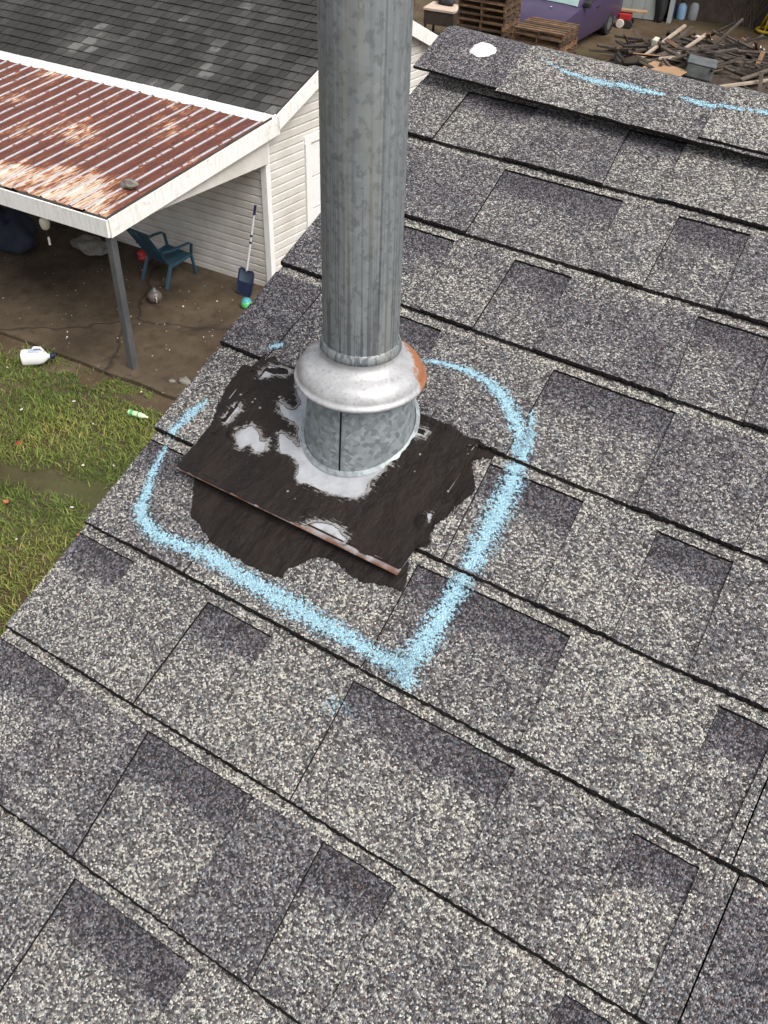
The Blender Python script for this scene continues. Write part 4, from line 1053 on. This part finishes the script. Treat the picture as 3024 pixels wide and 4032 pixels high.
for s_ in (-1, 1):
    a = Acc(); q = [(s_*.805, -.72, 1.07), (s_*.80, .28, 1.07), (s_*.615, .26, 1.44), (s_*.62, -.18, 1.42)]; a.add(q if s_ > 0 else q[::-1], [(0, 1, 2, 3)]); a.build('side_window', M_BLACK, car)
    a = Acc(); q = [(s_*.80, .34, 1.07), (s_*.79, 1.35, 1.08), (s_*.61, 1.30, 1.44), (s_*.612, .32, 1.45)]; a.add(q if s_ > 0 else q[::-1], [(0, 1, 2, 3)]); a.build('side_window', M_BLACK, car)
    a = Acc(); a.box((s_*.86-.09, -.80, 1.02), (s_*.86+.09, -.66, 1.15)); a.build('mirror', M_BLACK, car, bevel=.03)
    a = Acc(); a.box((s_*.815-.012, .05, .86), (s_*.815+.012, .24, .90)); a.build('door_handle', M_BLACK, car, bevel=.008)
    a = Acc(); a.box((s_*.55-.14, -2.13, .58), (s_*.55+.14, -2.06, .72)); a.build('headlight', M_SILVER, car, bevel=.03)
    for y in (-1.30, 1.15):
        MM = Matrix.Translation((s_*.72, y, .29)) @ Matrix.Rotation(R(90), 4, 'Y')
        wh = empty('wheel', (0, 0, 0), parent=car)
        a = Acc(); a.lathe([(.17, -.09), (.27, -.09), (.29, -.06), (.29, .06), (.27, .09), (.17, .095)], 28, M=MM); a.build('tyre', M_BLACK, wh, smooth=True)
        a = Acc(); a.lathe([(.0, .06*s_), (.08, .075*s_), (.17, .085*s_), (.175, .05*s_)], 20, M=MM); a.build('rim', M_GREYBOX, wh, smooth=True)
a = Acc(); a.lathe([(.0, 0), (.03, .004), (.0, .01)], 12, M=Matrix.Translation((.12, -1.25, 1.03))); a.build('washer_nozzle', M_PAPER, car)
# shed with an open doorway
sh = empty('yard_shed', (-10.0, 28.25, 0), (0, 0, R(12))); tag(sh, 'grey white yard shed with open doorway behind the car', 'shed')
a = Acc(); 
M_SHED = basic('shed_metal', (.36, .38, .36), (.28, .30, .28), 3, .6)
for i in range(5): aa = Acc(); aa.box((-.9+i*.36, -.02, .02), (-.9+i*.36+.352, .02, 2.3)); aa.build('wall_panel', M_SHED, sh, bevel=.006)
aa = Acc(); aa.box((1.20, -.03, 0), (1.31, .30, 2.3)); aa.build('door_leaf', M_SHED, sh)
aa = Acc(); aa.box((-.95, .02, 0), (-.90, 2.5, 2.3)); aa.box((.90, .6, 0), (4.3, .65, 2.3)); aa.box((4.25, -.6, 0), (4.3, .65, 2.3)); aa.build('interior_wall', M_DARKWOOD, sh)
aa = Acc(); aa.box((-1.1, -.5, 2.3), (4.5, 2.6, 2.38)); aa.build('roof', M_SHED, sh)
o = heap('dark_tarp', 'dark tarp bundle hanging at the shed doorway', 'tarp', M_BLACK, .17, .14, .85, 31); o.location = (-9.05, 28.45, 0)
# small wagon with plank
wg = empty('hand_cart', (-9.55, 27.35, 0), (0, 0, R(15))); tag(wg, 'small red hand cart with a board across it by the shed', 'cart')
a = Acc(); a.box((-.24, -.16, .20), (.10, .16, .36)); a.build('tray', M_RED, wg, bevel=.02)
a = Acc(); a.box((-.30, -.10, .40), (.48, .10, .44)); a.build('board', M_PLY, wg)
for s_ in (-1, 1):
    for x in (-.17, .06): a = Acc(); a.lathe([(0, -.025), (.10, -.025), (.115, 0), (.10, .025), (0, .03)], 18, M=Matrix.Translation((x, s_*.19, .115)) @ Matrix.Rotation(R(90), 4, 'X')); a.build('wheel', M_PAPER if (x < 0) else M_BLACK, wg, smooth=True)
# cans and jugs by the shed
def can(x, y, mt, h, r_, label, cat, capmt):
    e = empty('storage_can', (x, y, 0), (0, 0, R(20))); tag(e, label, cat)
    a = Acc(); a.lathe([(0, 0), (r_*.92, 0), (r_, .03), (r_, h*.72), (r_*.8, h*.86), (r_*.35, h*.93), (r_*.32, h), (0, h)], 14); a.build('body', mt, e, smooth=True)
    a = Acc(); a.lathe([(0, h-.01), (r_*.38, h-.01), (r_*.38, h+.04), (0, h+.045)], 12); a.build('cap', capmt, e, smooth=True)
M_BJ = basic('blue_jug', (.20, .36, .55), (.3, .45, .62), 6, .4); M_GJ = basic('grey_jug', (.33, .33, .34), (.26, .26, .27), 6, .5)
can(-8.66, 29.15, M_BJ, .42, .13, 'light blue jug standing by the shed doorway', 'jug', M_BLACK)
can(-8.36, 29.3, M_GJ, .50, .15, 'grey plastic can standing beside the red barrel', 'can', M_BLACK)
can(-8.95, 29.05, M_NAVY, .45, .16, 'dark navy can standing in the shed doorway', 'can', M_BLACK)
can(-8.05, 29.6, M_RED, .85, .19, 'bright red barrel standing on bare earth', 'barrel', M_BLACK)
o = heap('red_tarp', 'dark red tarp piled behind the jugs', 'tarp', basic('dark_red_tarp', (.13, .012, .02), (.08, .01, .015), 5, .7), .45, .3, .75, 41); o.location = (-8.5, 30.0, 0)
# yellow stool and blue tarp
ys_ = empty('yellow_stool', (-6.25, 29.25, 0)); tag(ys_, 'yellow three legged play frame standing on grass', 'stool')
a = Acc(); a.tube([(.28*math.cos(2*math.pi*i/12), .28*math.sin(2*math.pi*i/12), .08) for i in range(13)], .04, 8); a.build('ring', M_YELLOW, ys_, smooth='all')
for k in range(3): t = k*2.094+.5; a = Acc(); a.tube([(.27*math.cos(t), .27*math.sin(t), .08), (.03*math.cos(t), .03*math.sin(t), .62)], .03, 8); a.build('leg', M_YELLOW, ys_, smooth='all')
a = Acc(); a.lathe([(0, .58), (.08, .59), (.09, .66), (0, .70)], 14); a.build('top_knob', M_PAPER, ys_, smooth='all')
o = heap('blue_tarp', 'bright blue tarp hanging behind the yellow stool', 'tarp', M_TARP, .5, .35, 1.0, 51); o.location = (-6.2, 30.6, 0)
# bare shrub
shb = empty('bare_shrub', (-6.95, 29.6, 0)); tag(shb, 'leafless twiggy shrub growing behind the debris pile', 'shrub')
srg = random.Random(9); a = Acc()
for i in range(46):
    t = srg.uniform(0, 6.28); L_ = srg.uniform(.6, 1.9); sp = srg.uniform(.1, .7); q = Vector((srg.uniform(-.25, .25), srg.uniform(-.2, .2), 0)); path = [q]
    for k in range(4): q = q+Vector((math.cos(t)*sp*L_/4+srg.uniform(-.05, .05), math.sin(t)*sp*L_/4+srg.uniform(-.05, .05), L_/4)); path.append(q)
    a.tube(path, [.014, .011, .008, .006, .003], 5)
    for k in range(3): b_ = path[srg.randint(1, 3)]; a.tube([b_, b_+Vector((srg.uniform(-.3, .3), srg.uniform(-.3, .3), srg.uniform(.1, .4)))], [.006, .002], 4)
a.build('branches', M_TWIG, shb)

# debris pile: mound, then boards one by one
a = Acc(); V = []; n = 26
def mound(x, y):
    fx = (x+6.1)/2.7; fy = (y-23.9)/2.3; e = 1-fx*fx-fy*fy
    return max(-.05, .75*max(0, e)**.7+.12*fbm(x, y, 2.))-.0
for j in range(n+1):
    for i in range(n+1): x = -9.0+6.2*i/n; y = 21.4+5.2*j/n; V.append((x, y, mound(x, y)-.05))
a.add(V, [(j*(n+1)+i, j*(n+1)+i+1, (j+1)*(n+1)+i+1, (j+1)*(n+1)+i) for j in range(n) for i in range(n)]); o = a.build('debris_heap', basic('dark_debris', (.03, .022, .016), (.07, .05, .035), 8, .95, kind='World', bump=1, bdist=.05), smooth='all'); tag(o, 'dark heap of rotted yard debris under loose boards', 'debris', kind='stuff')
drg = random.Random(12); bmeshes = [Acc().box((-L_/2, -w_/2, -t_/2), (L_/2, w_/2, t_/2)).mesh('scrap_board', [m_]) for L_, w_, t_, m_ in ((.9, .09, .03, M_OWOOD), (1.3, .07, .05, M_OWOOD), (.6, .12, .025, M_OWOOD), (1.6, .05, .05, M_OWOOD), (1.0, .10, .03, M_PWOOD), (.7, .05, .05, M_DARKWOOD), (1.2, .08, .04, M_DARKWOOD))]
BL = ['grey board of middling length in the debris pile', 'long narrow grey board in the debris pile', 'short wide grey board in the debris pile', 'very long thin grey batten in the debris pile', 'brown pallet board in the debris pile', 'short dark wet stick in the debris pile', 'long dark wet board in the debris pile']
cnt = 0
while cnt < 190:
    x, y = drg.uniform(-8.6, -3.6), drg.uniform(21.6, 26.0); h = mound(x, y)
    if h < .08: continue
    bi = drg.randrange(7); o = inst(bmeshes[bi], 'scrap_board'); o.location = (x, y, h+drg.uniform(.0, .12)); o.rotation_euler = (drg.uniform(-.5, .5), drg.gauss(0, .28), drg.choice([drg.gauss(.7, .35), drg.gauss(.7, .35), drg.uniform(0, 3.14)]))
    tag(o, BL[bi], 'board', 'boards in the debris pile'); cnt += 1
for (x0, y0, z0, x1, y1, z1, w_) in ((-7.55, 22.9, .55, -7.15, 24.6, 1.0, .07), (-6.95, 22.6, .6, -6.55, 24.4, .95, .07), (-7.4, 22.5, .65, -6.6, 23.3, .72, .06), (-5.4, 22.2, .55, -4.4, 23.4, .62, .09)):
    a = Acc(); a.bar((x0, y0, z0), (x1, y1, z1), w_, .045); o = a.build('pale_plank', basic('pale_plank_wood', (.42, .34, .27), (.3, .23, .17), 4, .85) if 'pale_plank_wood' not in bpy.data.materials else bpy.data.materials['pale_plank_wood']); tag(o, 'long pale plank sticking up from the debris pile', 'plank', 'pale planks on the debris pile')
a = Acc(); M4 = Matrix.Translation((-6.68, 22.05, .68)) @ Matrix.Rotation(R(-14), 4, 'Z') @ Matrix.Rotation(R(8), 4, 'X'); a.box((-.46, -.30, -.008), (.46, .30, .008), M=M4); o = a.build('plywood_sheet', M_PLY); tag(o, 'tan plywood sheet lying on the debris pile', 'plywood')
a = Acc(); M4 = Matrix.Translation((-7.35, 22.75, .72)) @ Matrix.Rotation(R(20), 4, 'Z') @ Matrix.Rotation(R(-20), 4, 'X'); a.box((-.30, -.22, -.01), (.30, .22, .01), M=M4); o = a.build('plywood_offcut', M_PLY); tag(o, 'small tan plywood offcut beside the white block', 'plywood')
gr = empty('metal_cabinet', (-6.05, 22.55, .35), (R(-4), R(6), R(14))); tag(gr, 'grey metal box on a pedestal in the debris pile', 'box')
a = Acc(); a.box((-.30, -.36, .22), (.30, .36, .50)); a.build('box_body', M_GREYBOX, gr, bevel=.03)
a = Acc(); a.box((-.32, -.38, .50), (.32, .38, .54)); a.build('lid', M_GREYBOX, gr, bevel=.015)
a = Acc(); a.box((-.10, -.30, -.35), (.10, -.10, .22)); a.build('pedestal', M_GREYBOX, gr, bevel=.02)
a = Acc(); a.bar((-7.53, 23.75, .45), (-7.50, 23.7, .85), .20, .12, up=(1, 0, 0)); o = a.build('white_block', M_CREAM, bevel=.02); tag(o, 'cream foam block standing among the boards', 'block')
o = heap('plastic_dish', 'white plastic dish lying left of the debris pile', 'dish', M_JUG, .10, .08, .04, 61, 2); o.location = (-8.55, 24.55, .12)
for i, (x, y, s_) in enumerate(((-6.2, 27.2, .12), (-6.05, 27.5, .14), (-5.78, 27.2, .15), (-6.5, 27.1, .10), (-7.2, 27.2, .12), (-7.6, 27.5, .10))):
    o = heap('pale_stone', 'pale pinkish stone lying behind the debris pile', 'stone', M_PSTONE, s_, s_*.8, s_*.7, 70+i*3, 2); o['group'] = 'pale stones behind the debris pile'; o.location = (x, y, 0)
